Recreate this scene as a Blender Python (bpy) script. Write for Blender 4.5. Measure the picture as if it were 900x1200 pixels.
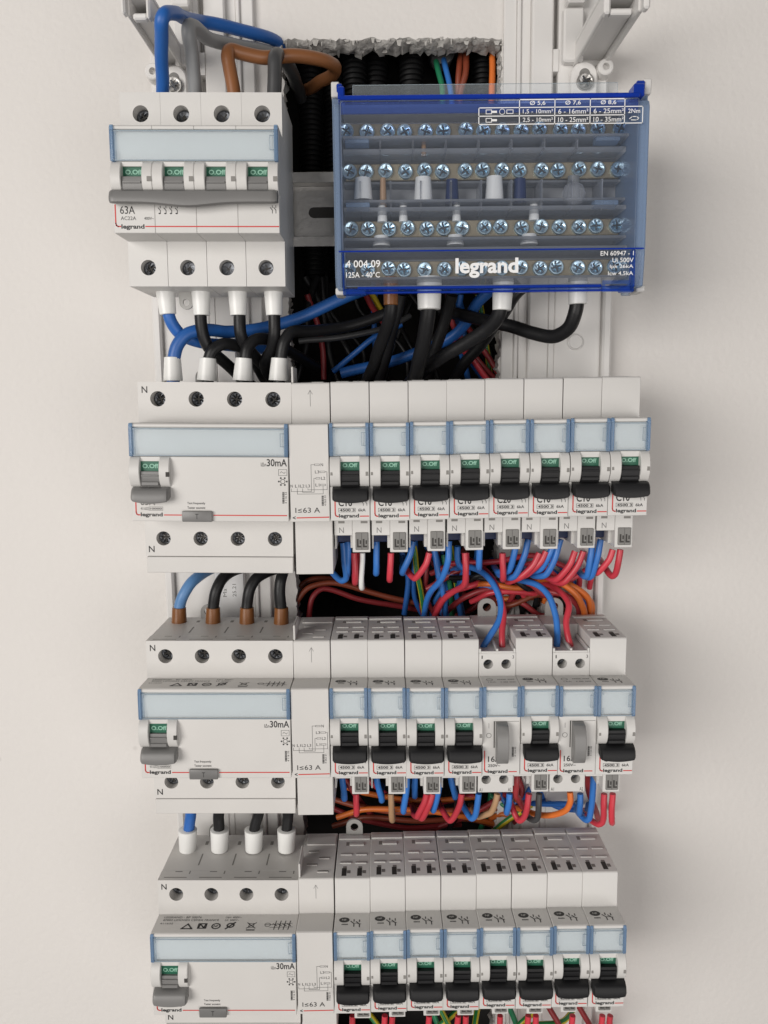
import bpy, bmesh, math, random
from mathutils import Vector, Matrix

# ------------------------------------------------------------------ scene, camera, light
for o in list(bpy.data.objects):
    bpy.data.objects.remove(o, do_unlink=True)
scene = bpy.context.scene
COL = scene.collection
MM = 0.001
random.seed(7)

cam_data = bpy.data.cameras.new('camera')
cam = bpy.data.objects.new('camera', cam_data)
COL.objects.link(cam)
scene.camera = cam
cam_data.sensor_fit = 'HORIZONTAL'
cam_data.sensor_width = 36.0
cam_data.lens = 36.0 * 937.83 / 900.0
cam_data.clip_start = 0.01
cam_data.clip_end = 50.0
_f = Vector((0.0017826, 0.9903534, -0.1385528)); _r = Vector((0.9999351, -0.0033239, -0.0108937)); _u = _r.cross(_f)
cam.matrix_world = Matrix(((_r.x, _u.x, -_f.x, 0.11162), (_r.y, _u.y, -_f.y, -0.41331), (_r.z, _u.z, -_f.z, 0.03144), (0, 0, 0, 1)))

world = bpy.data.worlds.new('World')
scene.world = world
world.use_nodes = True
_bg = world.node_tree.nodes['Background']
_bg.inputs['Color'].default_value = (1.0, 0.97, 0.95, 1)
_bg.inputs['Strength'].default_value = 0.065

def area_light(name, loc, target, sx, sy, power, color):
    ld = bpy.data.lights.new(name, 'AREA')
    ld.shape = 'RECTANGLE'; ld.size = sx; ld.size_y = sy; ld.energy = power; ld.color = color
    lo = bpy.data.objects.new(name, ld); COL.objects.link(lo)
    lo.location = loc
    lo.rotation_euler = (Vector(target) - Vector(loc)).to_track_quat('-Z', 'Y').to_euler()
    return lo
# daylight from a window on the left of the room
area_light('window_light', (-1.10, -1.65, 0.18), (0.11, 0.0, -0.05), 1.30, 1.05, 34.0, (1.0, 0.962, 0.922))

# added fill lamp, standing in for daylight bounced by the room
area_light('fill_light', (0.75, -1.75, -0.45), (0.16, 0.0, -0.1), 1.6, 1.2, 15.0, (1.0, 0.96, 0.93))

scene.render.engine = 'CYCLES'
scene.view_settings.view_transform = 'Standard'
scene.view_settings.look = 'None'
scene.view_settings.exposure = 0.0
scene.view_settings.gamma = 1.0
scene.cycles.max_bounces = 10
scene.cycles.transparent_max_bounces = 24

# ------------------------------------------------------------------ materials
MATS = {}
def principled(name, color, rough=0.5, metal=0.0, noise=0.0, nscale=60.0, bump=0.0, bscale=400.0, spec=0.5, coat=0.0):
    m = bpy.data.materials.new(name); m.use_nodes = True
    nt = m.node_tree; b = nt.nodes['Principled BSDF']
    b.inputs['Base Color'].default_value = (*color, 1)
    b.inputs['Roughness'].default_value = rough
    b.inputs['Metallic'].default_value = metal
    b.inputs['Specular IOR Level'].default_value = spec
    b.inputs['Coat Weight'].default_value = coat
    tc = None
    if noise or bump:
        tc = nt.nodes.new('ShaderNodeTexCoord')
    if noise:
        n = nt.nodes.new('ShaderNodeTexNoise'); n.inputs['Scale'].default_value = nscale; n.inputs['Detail'].default_value = 6
        nt.links.new(tc.outputs['Object'], n.inputs['Vector'])
        mx = nt.nodes.new('ShaderNodeMix'); mx.data_type = 'RGBA'
        mx.inputs['A'].default_value = (*[c * (1 - noise) for c in color], 1)
        mx.inputs['B'].default_value = (*[min(1, c * (1 + noise)) for c in color], 1)
        nt.links.new(n.outputs['Fac'], mx.inputs['Factor'])
        nt.links.new(mx.outputs['Result'], b.inputs['Base Color'])
        mr = nt.nodes.new('ShaderNodeMapRange'); mr.inputs['To Min'].default_value = max(0, rough - .08); mr.inputs['To Max'].default_value = min(1, rough + .08)
        nt.links.new(n.outputs['Fac'], mr.inputs['Value']); nt.links.new(mr.outputs['Result'], b.inputs['Roughness'])
    if name.startswith(('housing', 'wire_', 'cable_', 'grey_', 'black_')):
        oi = nt.nodes.new('ShaderNodeObjectInfo'); hs = nt.nodes.new('ShaderNodeHueSaturation'); mv = nt.nodes.new('ShaderNodeMapRange')
        k = .03 if name.startswith('housing') else .14
        mv.inputs['To Min'].default_value = 1 - k; mv.inputs['To Max'].default_value = 1 + k
        nt.links.new(oi.outputs['Random'], mv.inputs['Value']); nt.links.new(mv.outputs['Result'], hs.inputs['Value'])
        if b.inputs['Base Color'].links: nt.links.new(b.inputs['Base Color'].links[0].from_socket, hs.inputs['Color'])
        else: hs.inputs['Color'].default_value = (*color, 1)
        nt.links.new(hs.outputs['Color'], b.inputs['Base Color'])
    if bump:
        n2 = nt.nodes.new('ShaderNodeTexNoise'); n2.inputs['Scale'].default_value = bscale; n2.inputs['Detail'].default_value = 5
        nt.links.new(tc.outputs['Object'], n2.inputs['Vector'])
        bp = nt.nodes.new('ShaderNodeBump'); bp.inputs['Strength'].default_value = bump; bp.inputs['Distance'].default_value = 0.0006
        nt.links.new(n2.outputs['Fac'], bp.inputs['Height']); nt.links.new(bp.outputs['Normal'], b.inputs['Normal'])
    MATS[name] = m
    return m

def see_through(name, tint, body, amount, rough=0.12, gloss=0.5):
    """clear or tinted plastic sheet: part transparent, part principled body"""
    m = bpy.data.materials.new(name); m.use_nodes = True
    nt = m.node_tree; b = nt.nodes['Principled BSDF']; out = nt.nodes['Material Output']
    b.inputs['Base Color'].default_value = (*body, 1); b.inputs['Roughness'].default_value = rough
    b.inputs['Specular IOR Level'].default_value = gloss
    t = nt.nodes.new('ShaderNodeBsdfTransparent'); t.inputs['Color'].default_value = (*tint, 1)
    mx = nt.nodes.new('ShaderNodeMixShader')
    fr = nt.nodes.new('ShaderNodeFresnel'); fr.inputs['IOR'].default_value = 1.45
    ad = nt.nodes.new('ShaderNodeMath'); ad.operation = 'ADD'; ad.use_clamp = True; ad.inputs[1].default_value = amount
    nt.links.new(fr.outputs['Fac'], ad.inputs[0]); nt.links.new(ad.outputs[0], mx.inputs['Fac'])
    nt.links.new(t.outputs[0], mx.inputs[1]); nt.links.new(b.outputs[0], mx.inputs[2]); nt.links.new(mx.outputs[0], out.inputs['Surface'])
    MATS[name] = m
    return m

principled('wall_paint', (0.70, 0.675, 0.648), 0.75, noise=.03, nscale=7, bump=.5, bscale=330)
principled('gypsum', (0.46, 0.445, 0.42), 0.95, noise=.3, nscale=180, bump=.9, bscale=700)
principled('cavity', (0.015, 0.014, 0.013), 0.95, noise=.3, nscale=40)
principled('chassis_white', (0.72, 0.705, 0.685), 0.4, noise=.02, nscale=30)
principled('housing', (0.63, 0.618, 0.597), 0.42, noise=.045, nscale=45, bump=.05, bscale=1500)
principled('housing_warm', (0.635, 0.618, 0.594), 0.42, noise=.045, nscale=45, bump=.05, bscale=1500)
principled('grey_plastic', (0.19, 0.187, 0.183), 0.38, noise=.05, nscale=80, bump=.05, bscale=1500)
principled('clip_grey', (0.33, 0.325, 0.31), 0.5, noise=.05)
principled('insert_grey', (0.20, 0.195, 0.185), 0.5, noise=.12, nscale=120)
principled('black_plastic', (0.013, 0.013, 0.014), 0.5, spec=.3, noise=.15, nscale=80, bump=.06, bscale=1500)
principled('dark_slot', (0.05, 0.047, 0.043), 0.8)
principled('groove', (0.24, 0.23, 0.215), 0.7)
principled('green', (0.015, 0.115, 0.066), 0.45)
principled('pale_green', (0.26, 0.50, 0.38), 0.5)
principled('blue_insert', (0.006, 0.02, 0.09), 0.5)
principled('print_black', (0.014, 0.013, 0.013), 0.55)
principled('print_grey', (0.20, 0.195, 0.19), 0.6)
principled('print_red', (0.58, 0.045, 0.035), 0.5)
principled('print_white', (0.85, 0.85, 0.85), 0.5)
principled('paper', (0.655, 0.668, 0.655), 0.6, noise=.02, nscale=50)
principled('zinc', (0.60, 0.78, 0.92), 0.30, metal=1.0, noise=.15, nscale=300)
principled('dark_metal', (0.10, 0.105, 0.115), 0.35, metal=.8, noise=.4, nscale=500)
principled('steel', (0.42, 0.41, 0.395), 0.40, metal=1.0, noise=.18, nscale=150, bump=.15, bscale=500)
principled('brass', (0.27, 0.225, 0.15), 0.45, metal=.3, noise=.2, nscale=90)
principled('copper', (0.55, 0.22, 0.11), 0.35, metal=.9)
principled('base_grey', (0.40, 0.405, 0.42), 0.5, noise=.1, nscale=60)
principled('rubber_black', (0.014, 0.014, 0.015), 0.42, noise=.3, nscale=120, bump=.15, bscale=300)
principled('conduit_black', (0.006, 0.006, 0.0065), 0.55, spec=.25)
principled('wire_blue', (0.035, 0.17, 0.52), 0.36, noise=.06, nscale=60)
principled('cable_blue', (0.02, 0.12, 0.42), 0.42, noise=.08, nscale=60)
principled('cable_skyblue', (0.085, 0.20, 0.40), 0.42, noise=.08, nscale=60)
principled('wire_red', (0.56, 0.045, 0.065), 0.36, noise=.06, nscale=60)
principled('wire_darkred', (0.30, 0.03, 0.035), 0.42, noise=.06, nscale=60)  # dark red; under the terminal block it paints shade onto red wires
principled('wire_orange', (0.66, 0.16, 0.03), 0.38, noise=.06, nscale=60)
principled('wire_orange_shaded', (0.22, 0.045, 0.02), 0.45, noise=.08, nscale=60)  # orange wire with the shade over it mixed into the colour
principled('wire_tan', (0.40, 0.24, 0.13), 0.4, noise=.06, nscale=60)
principled('wire_brown', (0.24, 0.095, 0.035), 0.42, noise=.1, nscale=60)
principled('wire_grey', (0.21, 0.215, 0.22), 0.45, noise=.08, nscale=60)
principled('wire_black', (0.010, 0.010, 0.011), 0.42, spec=.35, noise=.2, nscale=80, bump=.2, bscale=300)
principled('wire_charcoal', (0.055, 0.056, 0.058), 0.42, noise=.2, nscale=80)
principled('wire_green', (0.02, 0.22, 0.10), 0.4)
principled('wire_yellow', (0.62, 0.46, 0.03), 0.4)
principled('sleeve_white', (0.78, 0.78, 0.76), 0.32)
principled('sleeve_brown', (0.20, 0.075, 0.02), 0.33)
see_through('clear', (0.98, 0.99, 1.0), (0.70, 0.76, 0.79), 0.06, .12)
see_through('clip_blue', (0.66, 0.80, 0.95), (0.34, 0.48, 0.65), 0.32, .10)
see_through('cover_clear', (0.98, 0.988, 1.0), (0.42, 0.48, 0.58), 0.008, .03)
see_through('cover_blue', (0.58, 0.69, 0.98), (0.05, 0.16, 0.62), 0.14, .08)
see_through('cover_deep', (0.10, 0.18, 0.75), (0.015, 0.06, 0.48), 0.55, .08)
see_through('shelf_clear', (0.985, 0.985, 0.99), (0.72, 0.74, 0.78), 0.085, .06)
see_through('end_plate', (0.82, 0.89, 0.98), (0.42, 0.55, 0.74), 0.30, .12)
def wall_wear(m):
    nt = m.node_tree; b = nt.nodes['Principled BSDF']; tc = nt.nodes.new('ShaderNodeTexCoord')
    v = nt.nodes.new('ShaderNodeTexVoronoi'); v.inputs['Scale'].default_value = 26; nt.links.new(tc.outputs['Object'], v.inputs['Vector'])
    n = nt.nodes.new('ShaderNodeTexNoise'); n.inputs['Scale'].default_value = 3.2; nt.links.new(tc.outputs['Object'], n.inputs['Vector'])
    lt = nt.nodes.new('ShaderNodeMapRange'); lt.inputs['From Min'].default_value = .02; lt.inputs['From Max'].default_value = .055; lt.inputs['To Min'].default_value = 1; lt.inputs['To Max'].default_value = 0
    nt.links.new(v.outputs['Distance'], lt.inputs['Value'])
    gt = nt.nodes.new('ShaderNodeMapRange'); gt.inputs['From Min'].default_value = .56; gt.inputs['From Max'].default_value = .64; gt.inputs['To Max'].default_value = .28; nt.links.new(n.outputs['Fac'], gt.inputs['Value'])
    mu = nt.nodes.new('ShaderNodeMath'); mu.operation = 'MULTIPLY'; nt.links.new(lt.outputs['Result'], mu.inputs[0]); nt.links.new(gt.outputs['Result'], mu.inputs[1])
    mx = nt.nodes.new('ShaderNodeMix'); mx.data_type = 'RGBA'; mx.inputs['B'].default_value = (.25, .23, .21, 1)
    nt.links.new(b.inputs['Base Color'].links[0].from_socket, mx.inputs['A']); nt.links.new(mu.outputs[0], mx.inputs['Factor']); nt.links.new(mx.outputs['Result'], b.inputs['Base Color'])
wall_wear(MATS['wall_paint'])
# two-colour earth wire: stripes that run along the wire
def striped(name):
    m = principled(name, (0.6, 0.5, 0.03), .4); nt = m.node_tree; b = nt.nodes['Principled BSDF']
    uv = nt.nodes.new('ShaderNodeTexCoord'); sp = nt.nodes.new('ShaderNodeSeparateXYZ'); nt.links.new(uv.outputs['UV'], sp.inputs[0])
    gt = nt.nodes.new('ShaderNodeMath'); gt.operation = 'GREATER_THAN'; gt.inputs[1].default_value = .5; nt.links.new(sp.outputs['X'], gt.inputs[0])
    mx = nt.nodes.new('ShaderNodeMix'); mx.data_type = 'RGBA'; mx.inputs['A'].default_value = (0.60, 0.50, 0.03, 1); mx.inputs['B'].default_value = (0.02, 0.2, 0.05, 1)
    nt.links.new(gt.outputs[0], mx.inputs['Factor']); nt.links.new(mx.outputs['Result'], b.inputs['Base Color'])
striped('wire_earth')
see_through('rib', (0.9, 0.94, 0.97), (0.42, 0.49, 0.55), 0.45, .2)

# ------------------------------------------------------------------ mesh builder (millimetres: x right, d towards the room, z up)
class MB:
    def __init__(s): s.v = []; s.f = []; s.m = []; s.cur = 0
    def mat(s, i): s.cur = i; return s
    def add(s, vs, fs):
        o = len(s.v); s.v += [tuple(p) for p in vs]
        for f in fs: s.f.append(tuple(i + o for i in f)); s.m.append(s.cur)
        return s
    def solid(s, vs, fs, bevel=0.0, seg=1):
        if bevel > 0:
            bm = bmesh.new(); bv = [bm.verts.new(p) for p in vs]
            for f in fs: bm.faces.new([bv[i] for i in f])
            bmesh.ops.recalc_face_normals(bm, faces=bm.faces[:])
            es = [e for e in bm.edges if len(e.link_faces) == 2 and e.calc_face_angle(0) > 0.6]
            bmesh.ops.bevel(bm, geom=es, offset=bevel, segments=seg, affect='EDGES', clamp_overlap=True, profile=.5)
            bm.verts.index_update()
            vs = [v.co[:] for v in bm.verts]; fs = [[v.index for v in f.verts] for f in bm.faces]; bm.free()
        return s.add(vs, fs)
    def box(s, x0, x1, d0, d1, z0, z1, bevel=0.0, seg=1):
        vs = [(x, d, z) for x in (x0, x1) for d in (d0, d1) for z in (z0, z1)]
        fs = [(0, 1, 3, 2), (4, 6, 7, 5), (0, 4, 5, 1), (2, 3, 7, 6), (0, 2, 6, 4), (1, 5, 7, 3)]
        return s.solid(vs, fs, bevel, seg)
    def prism(s, prof, x0, x1, bevel=0.0, seg=1):            # prof in (d, z)
        n = len(prof)
        vs = [(x0, d, z) for d, z in prof] + [(x1, d, z) for d, z in prof]
        fs = [tuple(range(n)), tuple(range(2 * n - 1, n - 1, -1))] + [(i, (i + 1) % n, n + (i + 1) % n, n + i) for i in range(n)]
        return s.solid(vs, fs, bevel, seg)
    def plan(s, poly, d0, d1, bevel=0.0):                     # poly in (x, z), extruded in d
        n = len(poly)
        vs = [(x, d0, z) for x, z in poly] + [(x, d1, z) for x, z in poly]
        fs = [tuple(range(n)), tuple(range(2 * n - 1, n - 1, -1))] + [(i, (i + 1) % n, n + (i + 1) % n, n + i) for i in range(n)]
        return s.solid(vs, fs, bevel)
    def loft(s, rings, cap=True):
        n = len(rings[0]); vs = [p for r in rings for p in r]; fs = []
        for k in range(len(rings) - 1):
            for i in range(n): fs.append((k * n + i, k * n + (i + 1) % n, (k + 1) * n + (i + 1) % n, (k + 1) * n + i))
        if cap: fs += [tuple(range(n)), tuple(range(len(vs) - 1, len(vs) - n - 1, -1))]
        return s.add(vs, fs)
    def cyl(s, c, axis, prof, n=20, cap=True):                 # prof: list of (along, radius); axis 'd','z','x'
        rings = []
        for a, r in prof:
            ring = []
            for i in range(n):
                t = 2 * math.pi * i / n; p, q = r * math.cos(t), r * math.sin(t)
                if axis == 'd': ring.append((c[0] + p, c[1] + a, c[2] + q))
                elif axis == 'z': ring.append((c[0] + p, c[1] + q, c[2] + a))
                else: ring.append((c[0] + a, c[1] + p, c[2] + q))
            rings.append(ring)
        return s.loft(rings, cap)
    def cone(s, p0, p1, r0, r1, n=20, cap=True):
        a = Vector(p0); b = Vector(p1); t = (b - a).normalized(); u = t.orthogonal().normalized(); w = t.cross(u)
        return s.loft([[tuple(c + u * (r * math.cos(6.28318 * i / n)) + w * (r * math.sin(6.28318 * i / n))) for i in range(n)] for c, r in ((a, r0), (b, r1))], cap)
    def holed(s, x0, x1, z0, z1, d0, d1, holes, n=28):         # plate with a round hole in each cell, cells side by side
        holes = sorted(holes); cuts = [x0] + [(holes[i][0] + holes[i + 1][0]) / 2 for i in range(len(holes) - 1)] + [x1]
        for k, (cx, cz, r) in enumerate(holes):
            a, b = cuts[k], cuts[k + 1]
            ang = sorted(set([round(2 * math.pi * i / n, 5) for i in range(n)] + [round(math.atan2(zz - cz, xx - cx) % (2 * math.pi), 5) for xx in (a, b) for zz in (z0, z1)]))
            inn, out = [], []
            for t in ang:
                c, q = math.cos(t), math.sin(t); inn.append((cx + r * c, cz + r * q))
                L = min(((b - cx) / c if c > 1e-6 else (a - cx) / c if c < -1e-6 else 1e9), ((z1 - cz) / q if q > 1e-6 else (z0 - cz) / q if q < -1e-6 else 1e9))
                out.append((cx + L * c, cz + L * q))
            N = len(ang); vs = [(x, d1, z) for x, z in inn] + [(x, d1, z) for x, z in out] + [(x, d0, z) for x, z in inn]
            # small chamfer ring
            fs = []
            for i in range(N):
                j = (i + 1) % N; fs.append((i, j, N + j, N + i)); fs.append((i, 2 * N + i, 2 * N + j, j))
            s.add(vs, fs)
        s.add([(x, d, z) for x in (x0, x1) for d in (d0, d1) for z in (z0, z1)], [(0, 1, 3, 2), (4, 6, 7, 5), (0, 2, 6, 4), (1, 5, 7, 3)])
        return s
    def rect(s, x0, x1, z0, z1, d):                            # thin printed rectangle
        return s.add([(x0, d, z0), (x1, d, z0), (x1, d, z1), (x0, d, z1)], [(0, 1, 2, 3)])
    def frame(s, x0, x1, z0, z1, d, t):
        s.rect(x0, x1, z0, z0 + t, d); s.rect(x0, x1, z1 - t, z1, d); s.rect(x0, x0 + t, z0 + t, z1 - t, d); return s.rect(x1 - t, x1, z0 + t, z1 - t, d)
    def line(s, pts, t, d):
        for (xa, za), (xb, zb) in zip(pts, pts[1:]):
            L = math.hypot(xb - xa, zb - za) or 1; nx, nz = -(zb - za) / L * t / 2, (xb - xa) / L * t / 2; ex, ez = (xb - xa) / L * t / 2, (zb - za) / L * t / 2
            s.add([(xa - ex + nx, d, za - ez + nz), (xb + ex + nx, d, zb + ez + nz), (xb + ex - nx, d, zb + ez - nz), (xa - ex - nx, d, za - ez - nz)], [(0, 1, 2, 3)])
        return s
    def disc(s, cx, cz, rx, rz, d, n=20):
        return s.add([(cx + rx * math.cos(6.28318 * i / n), d, cz + rz * math.sin(6.28318 * i / n)) for i in range(n)], [tuple(range(n))])
    def ring(s, cx, cz, r, t, d, n=20):
        vs = []; 
        for i in range(n):
            c, q = math.cos(6.28318 * i / n), math.sin(6.28318 * i / n); vs += [(cx + r * c, d, cz + r * q), (cx + (r - t) * c, d, cz + (r - t) * q)]
        return s.add(vs, [(2 * i, (2 * i + 2) % (2 * n), (2 * i + 3) % (2 * n), 2 * i + 1) for i in range(n)])
    def text(s, body, x0, x1, z0, z1, d, bold=0.0, rot=False):  # fit the text's ink box into the rectangle
        vs, fs = glyphs(body, bold)
        ax = min(v[0] for v in vs); bx = max(v[0] for v in vs); ay = min(v[1] for v in vs); by = max(v[1] for v in vs)
        if rot: P = [(x0 + (1 - (v[1] - ay) / (by - ay)) * (x1 - x0), d, z0 + (v[0] - ax) / (bx - ax) * (z1 - z0)) for v in vs]
        else: P = [(x0 + (v[0] - ax) / (bx - ax) * (x1 - x0), d, z0 + (v[1] - ay) / (by - ay) * (z1 - z0)) for v in vs]
        return s.add(P, fs)
    def on_top(s, z, tilt=0.0, dref=0.0):                      # lay what was drawn in the (x, z) plane onto a top face: z becomes depth
        s.v = [(x, 102.4 - zz, z + (102.4 - zz - dref) * tilt) for x, d, zz in s.v]; return s
    def build(s, name, mats, parent=None, smooth=None, flat=False):
        me = bpy.data.meshes.new(name)
        me.from_pydata([(x * MM, -d * MM, z * MM) for x, d, z in s.v], [], s.f)
        for m in (mats if isinstance(mats, (list, tuple)) else [mats]): me.materials.append(MATS[m])
        me.polygons.foreach_set('material_index', s.m)
        if flat:                                               # printed sheets face the room
            pass
        else:
            bm = bmesh.new(); bm.from_mesh(me); bmesh.ops.recalc_face_normals(bm, faces=bm.faces[:]); bm.to_mesh(me); bm.free()
        if smooth:
            me.polygons.foreach_set('use_smooth', [True] * len(me.polygons)); me.set_sharp_from_angle(angle=math.radians(smooth))
        me.update()
        o = bpy.data.objects.new(name, me); COL.objects.link(o)
        if parent: o.parent = parent
        return o

_G = {}
def glyphs(body, bold=0.0):
    k = (body, bold)
    if k not in _G:
        cu = bpy.data.curves.new('lettering', 'FONT'); cu.body = body; cu.size = 1; cu.offset = bold; cu.resolution_u = 3; cu.dimensions = '2D'; cu.fill_mode = 'FRONT'
        ob = bpy.data.objects.new('lettering', cu); COL.objects.link(ob)
        dg = bpy.context.evaluated_depsgraph_get(); me = ob.evaluated_get(dg).to_mesh()
        _G[k] = ([(v.co.x, v.co.y) for v in me.vertices], [tuple(p.vertices) for p in me.polygons])
        ob.evaluated_get(dg).to_mesh_clear(); bpy.data.objects.remove(ob, do_unlink=True); bpy.data.curves.remove(cu)
    return _G[k]

def tag(o, label, cat=None, group=None, kind=None):
    o['label'] = label
    if cat: o['category'] = cat
    if group: o['group'] = group
    if kind: o['kind'] = kind
    return o
def thing(name, label, cat, x, d, z, group=None, roll=0.0):
    o = bpy.data.objects.new(name, None); COL.objects.link(o); o.empty_display_size = .01
    o.location = (x * MM, -d * MM, z * MM); o.rotation_euler = (0, roll, 0)
    return tag(o, label, cat, group)
def copy_tree(o, parent=None):
    c = o.copy(); COL.objects.link(c); c.parent = parent
    for ch in list(o.children): copy_tree(ch, c)
    return c
def structure(o, label=None):
    o['kind'] = 'structure'
    if label: o['label'] = label
    return o
def catmull(P, per=7):
    P = [Vector(p) for p in P]; Q = [P[0] * 2 - P[1]] + P + [P[-1] * 2 - P[-2]]; out = []
    for i in range(1, len(Q) - 2):
        a, b, c, d = Q[i - 1:i + 3]
        # centripetal-ish: scale tangents by segment length to avoid overshoot
        L = (c - b).length; m1 = (c - a) / max(1e-6, (c - a).length) * L * .9 if (c - a).length else Vector(); m2 = (d - b) / max(1e-6, (d - b).length) * L * .9
        for k in range(per):
            t = k / per; t2, t3 = t * t, t ** 3
            out.append(b * (2 * t3 - 3 * t2 + 1) + m1 * (t3 - 2 * t2 + t) + c * (-2 * t3 + 3 * t2) + m2 * (t3 - t2))
    out.append(P[-1]); return out
def tube(name, P, r, mat, n=12, per=7, parent=None, uv=False):   # P: (x, z, d)
    C = catmull([(x, d, z) for x, z, d in P], per)
    random.seed(int(abs(P[0][0] * 31 + P[0][1] * 17 + P[-1][0] * 7)))
    ph = [random.uniform(0, 6.28) for _ in range(6)]; am = .22 if r < 2 else .3; sl = 0.0; D = [C[0]]
    for a, b in zip(C, C[1:]):
        sl += (b - a).length
        D.append(b + Vector((math.sin(sl / 6.5 + ph[0]) + .5 * math.sin(sl / 3.7 + ph[1]), math.sin(sl / 7.3 + ph[2]), .6 * math.sin(sl / 5.9 + ph[4]))) * am * min(1, sl / 6))
    C = D
    t = (C[1] - C[0]).normalized(); u = t.orthogonal().normalized(); rings = []
    for i, c in enumerate(C):
        t2 = (C[min(i + 1, len(C) - 1)] - C[max(i - 1, 0)]).normalized(); u = (u - t2 * u.dot(t2)).normalized(); w = t2.cross(u)
        rings.append([tuple(c + (u * math.cos(6.28318 * k / n) + w * math.sin(6.28318 * k / n)) * r) for k in range(n)])
    o = MB().loft(rings).build(name, mat, parent, smooth=60)
    if uv:
        me = o.data; L = me.uv_layers.new(name='UVMap')
        for p in me.polygons:
            for li in p.loop_indices:
                k = me.loops[li].vertex_index % n; L.data[li].uv = ((k / n * 2) % 1.0, 0)
    return o

# ------------------------------------------------------------------ the setting: wall with a rough opening, dark cavity
def noise1(i, s): random.seed(i * 7919 + s); return random.uniform(-1, 1)
def loop_pts(x0, x1, z0, z1, step, amp, seed):
    P = []
    def seg(xa, za, xb, zb, nx, nz, k0):
        n = max(2, int(math.hypot(xb - xa, zb - za) / step))
        for i in range(n):
            t = i / n; j = amp * (0.55 * noise1(k0 + i, seed) + 0.6 * noise1((k0 + i) // 4, seed + 1)); P.append((xa + (xb - xa) * t + nx * j, za + (zb - za) * t + nz * j))
    seg(x0, z0, x1, z0, 0, 1, 0); seg(x1, z0, x1, z1, 1, 0, 1000); seg(x1, z1, x0, z1, 0, 1, 2000); seg(x0, z1, x0, z0, 1, 0, 3000)
    return P
HX0, HX1, HZ0, HZ1 = 63.2, 174.8, -395.0, 212.9
inner = loop_pts(HX0, HX1, HZ0, HZ1, 1.6, 1.0, 11)
WX0, WX1, WZ0, WZ1 = -900, 1100, -1000, 800
WD = -22.0
N = len(inner); wm = MB()
near = []
for x, z in inner: near.append((HX0 - 6 if x < HX0 + 2.5 else HX1 + 6 if x > HX1 - 2.5 else x, HZ0 - 6 if z < HZ0 + 2.5 else HZ1 + 6 if z > HZ1 - 2.5 else z))
wm.add([(x, WD, z) for x, z in inner] + [(x, WD, z) for x, z in near], [(i, (i + 1) % N, N + (i + 1) % N, N + i) for i in range(N)])
for xa, xb, za, zb in ((WX0, HX0 - 6, WZ0, WZ1), (HX1 + 6, WX1, WZ0, WZ1), (HX0 - 6, HX1 + 6, HZ1 + 6, WZ1), (HX0 - 6, HX1 + 6, WZ0, HZ0 - 6)): wm.rect(xa, xb, za, zb, WD)
wall = structure(wm.build('wall', 'wall_paint'), 'off white painted plasterboard wall')
# broken plaster thickness of the opening
em = MB(); layers = []
for k, (dd, amp) in enumerate(((WD, 0), (WD - 1.2, .9), (WD - 3.5, 1.1), (WD - 6, 1.3), (WD - 9, 1.2), (WD - 12.5, 1.4))):
    cx, cz = (HX0 + HX1) / 2, (HZ0 + HZ1) / 2
    off = (0, .8, 1.4, 1.9, 2.1, 2.2)[k]
    layers.append([(x + (noise1(i, 40 + k) * amp) + (0), dd + noise1(i, 60 + k) * .5 * (k > 0), z + noise1(i, 50 + k) * amp - (off * 1.15 if z > HZ1 - 2.5 else 0)) for i, (x, z) in enumerate(inner)])
em.add([p for l in layers for p in l], [(k * N + i, k * N + (i + 1) % N, (k + 1) * N + (i + 1) % N, (k + 1) * N + i) for k in range(len(layers) - 1) for i in range(N)])
em.build('plaster_edge', 'gypsum', wall, smooth=50)
# torn paper flakes along the top of the opening
fl = MB()
for i in range(24):
    x = HX0 + 3 + i * 4.55 + noise1(i, 90) * 2; z = HZ1 - 1.2 + noise1(i, 91) * 1.2; w = .6 + abs(noise1(i, 92)) ** 2 * 3.6; h = .4 + abs(noise1(i, 93)) ** 2 * 2.6
    fl.add([(x, WD + .1, z + .7), (x + w, WD + .1, z + .8), (x + w * .7, WD + .3 + h * .3, z - h), (x + w * .2, WD + .2, z - h * .7), (x + w * .5, WD - 1.4, z)], [(0, 1, 2, 3), (0, 1, 4), (1, 2, 4), (2, 3, 4), (3, 0, 4)])
for i in range(26):
    z = HZ1 - 3 - i * 4.9 + noise1(i, 94) * 2; x = HX1 - .6 + noise1(i, 95) * .8; h = .7 + abs(noise1(i, 96)) * 2; w = .4 + abs(noise1(i, 97)) ** 2 * 1.6
    fl.add([(x + .8, WD + .1, z), (x + .8, WD + .1, z - h), (x - w, WD + .4, z - h * .6), (x - w * .5, WD + .3, z - h * .2), (x, WD - 1.4, z - h * .5)], [(0, 1, 2, 3), (0, 1, 4), (1, 2, 4), (2, 3, 4), (3, 0, 4)])
fl.build('torn_paper', 'gypsum', wall)
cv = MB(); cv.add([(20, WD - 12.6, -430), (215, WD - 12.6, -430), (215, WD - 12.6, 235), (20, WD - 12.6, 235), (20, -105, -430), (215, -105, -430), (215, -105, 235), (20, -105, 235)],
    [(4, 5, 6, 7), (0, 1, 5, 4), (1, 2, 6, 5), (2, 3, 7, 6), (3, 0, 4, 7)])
structure(cv.build('wall_cavity', 'cavity'), 'dark hollow inside the wall opening')

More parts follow.
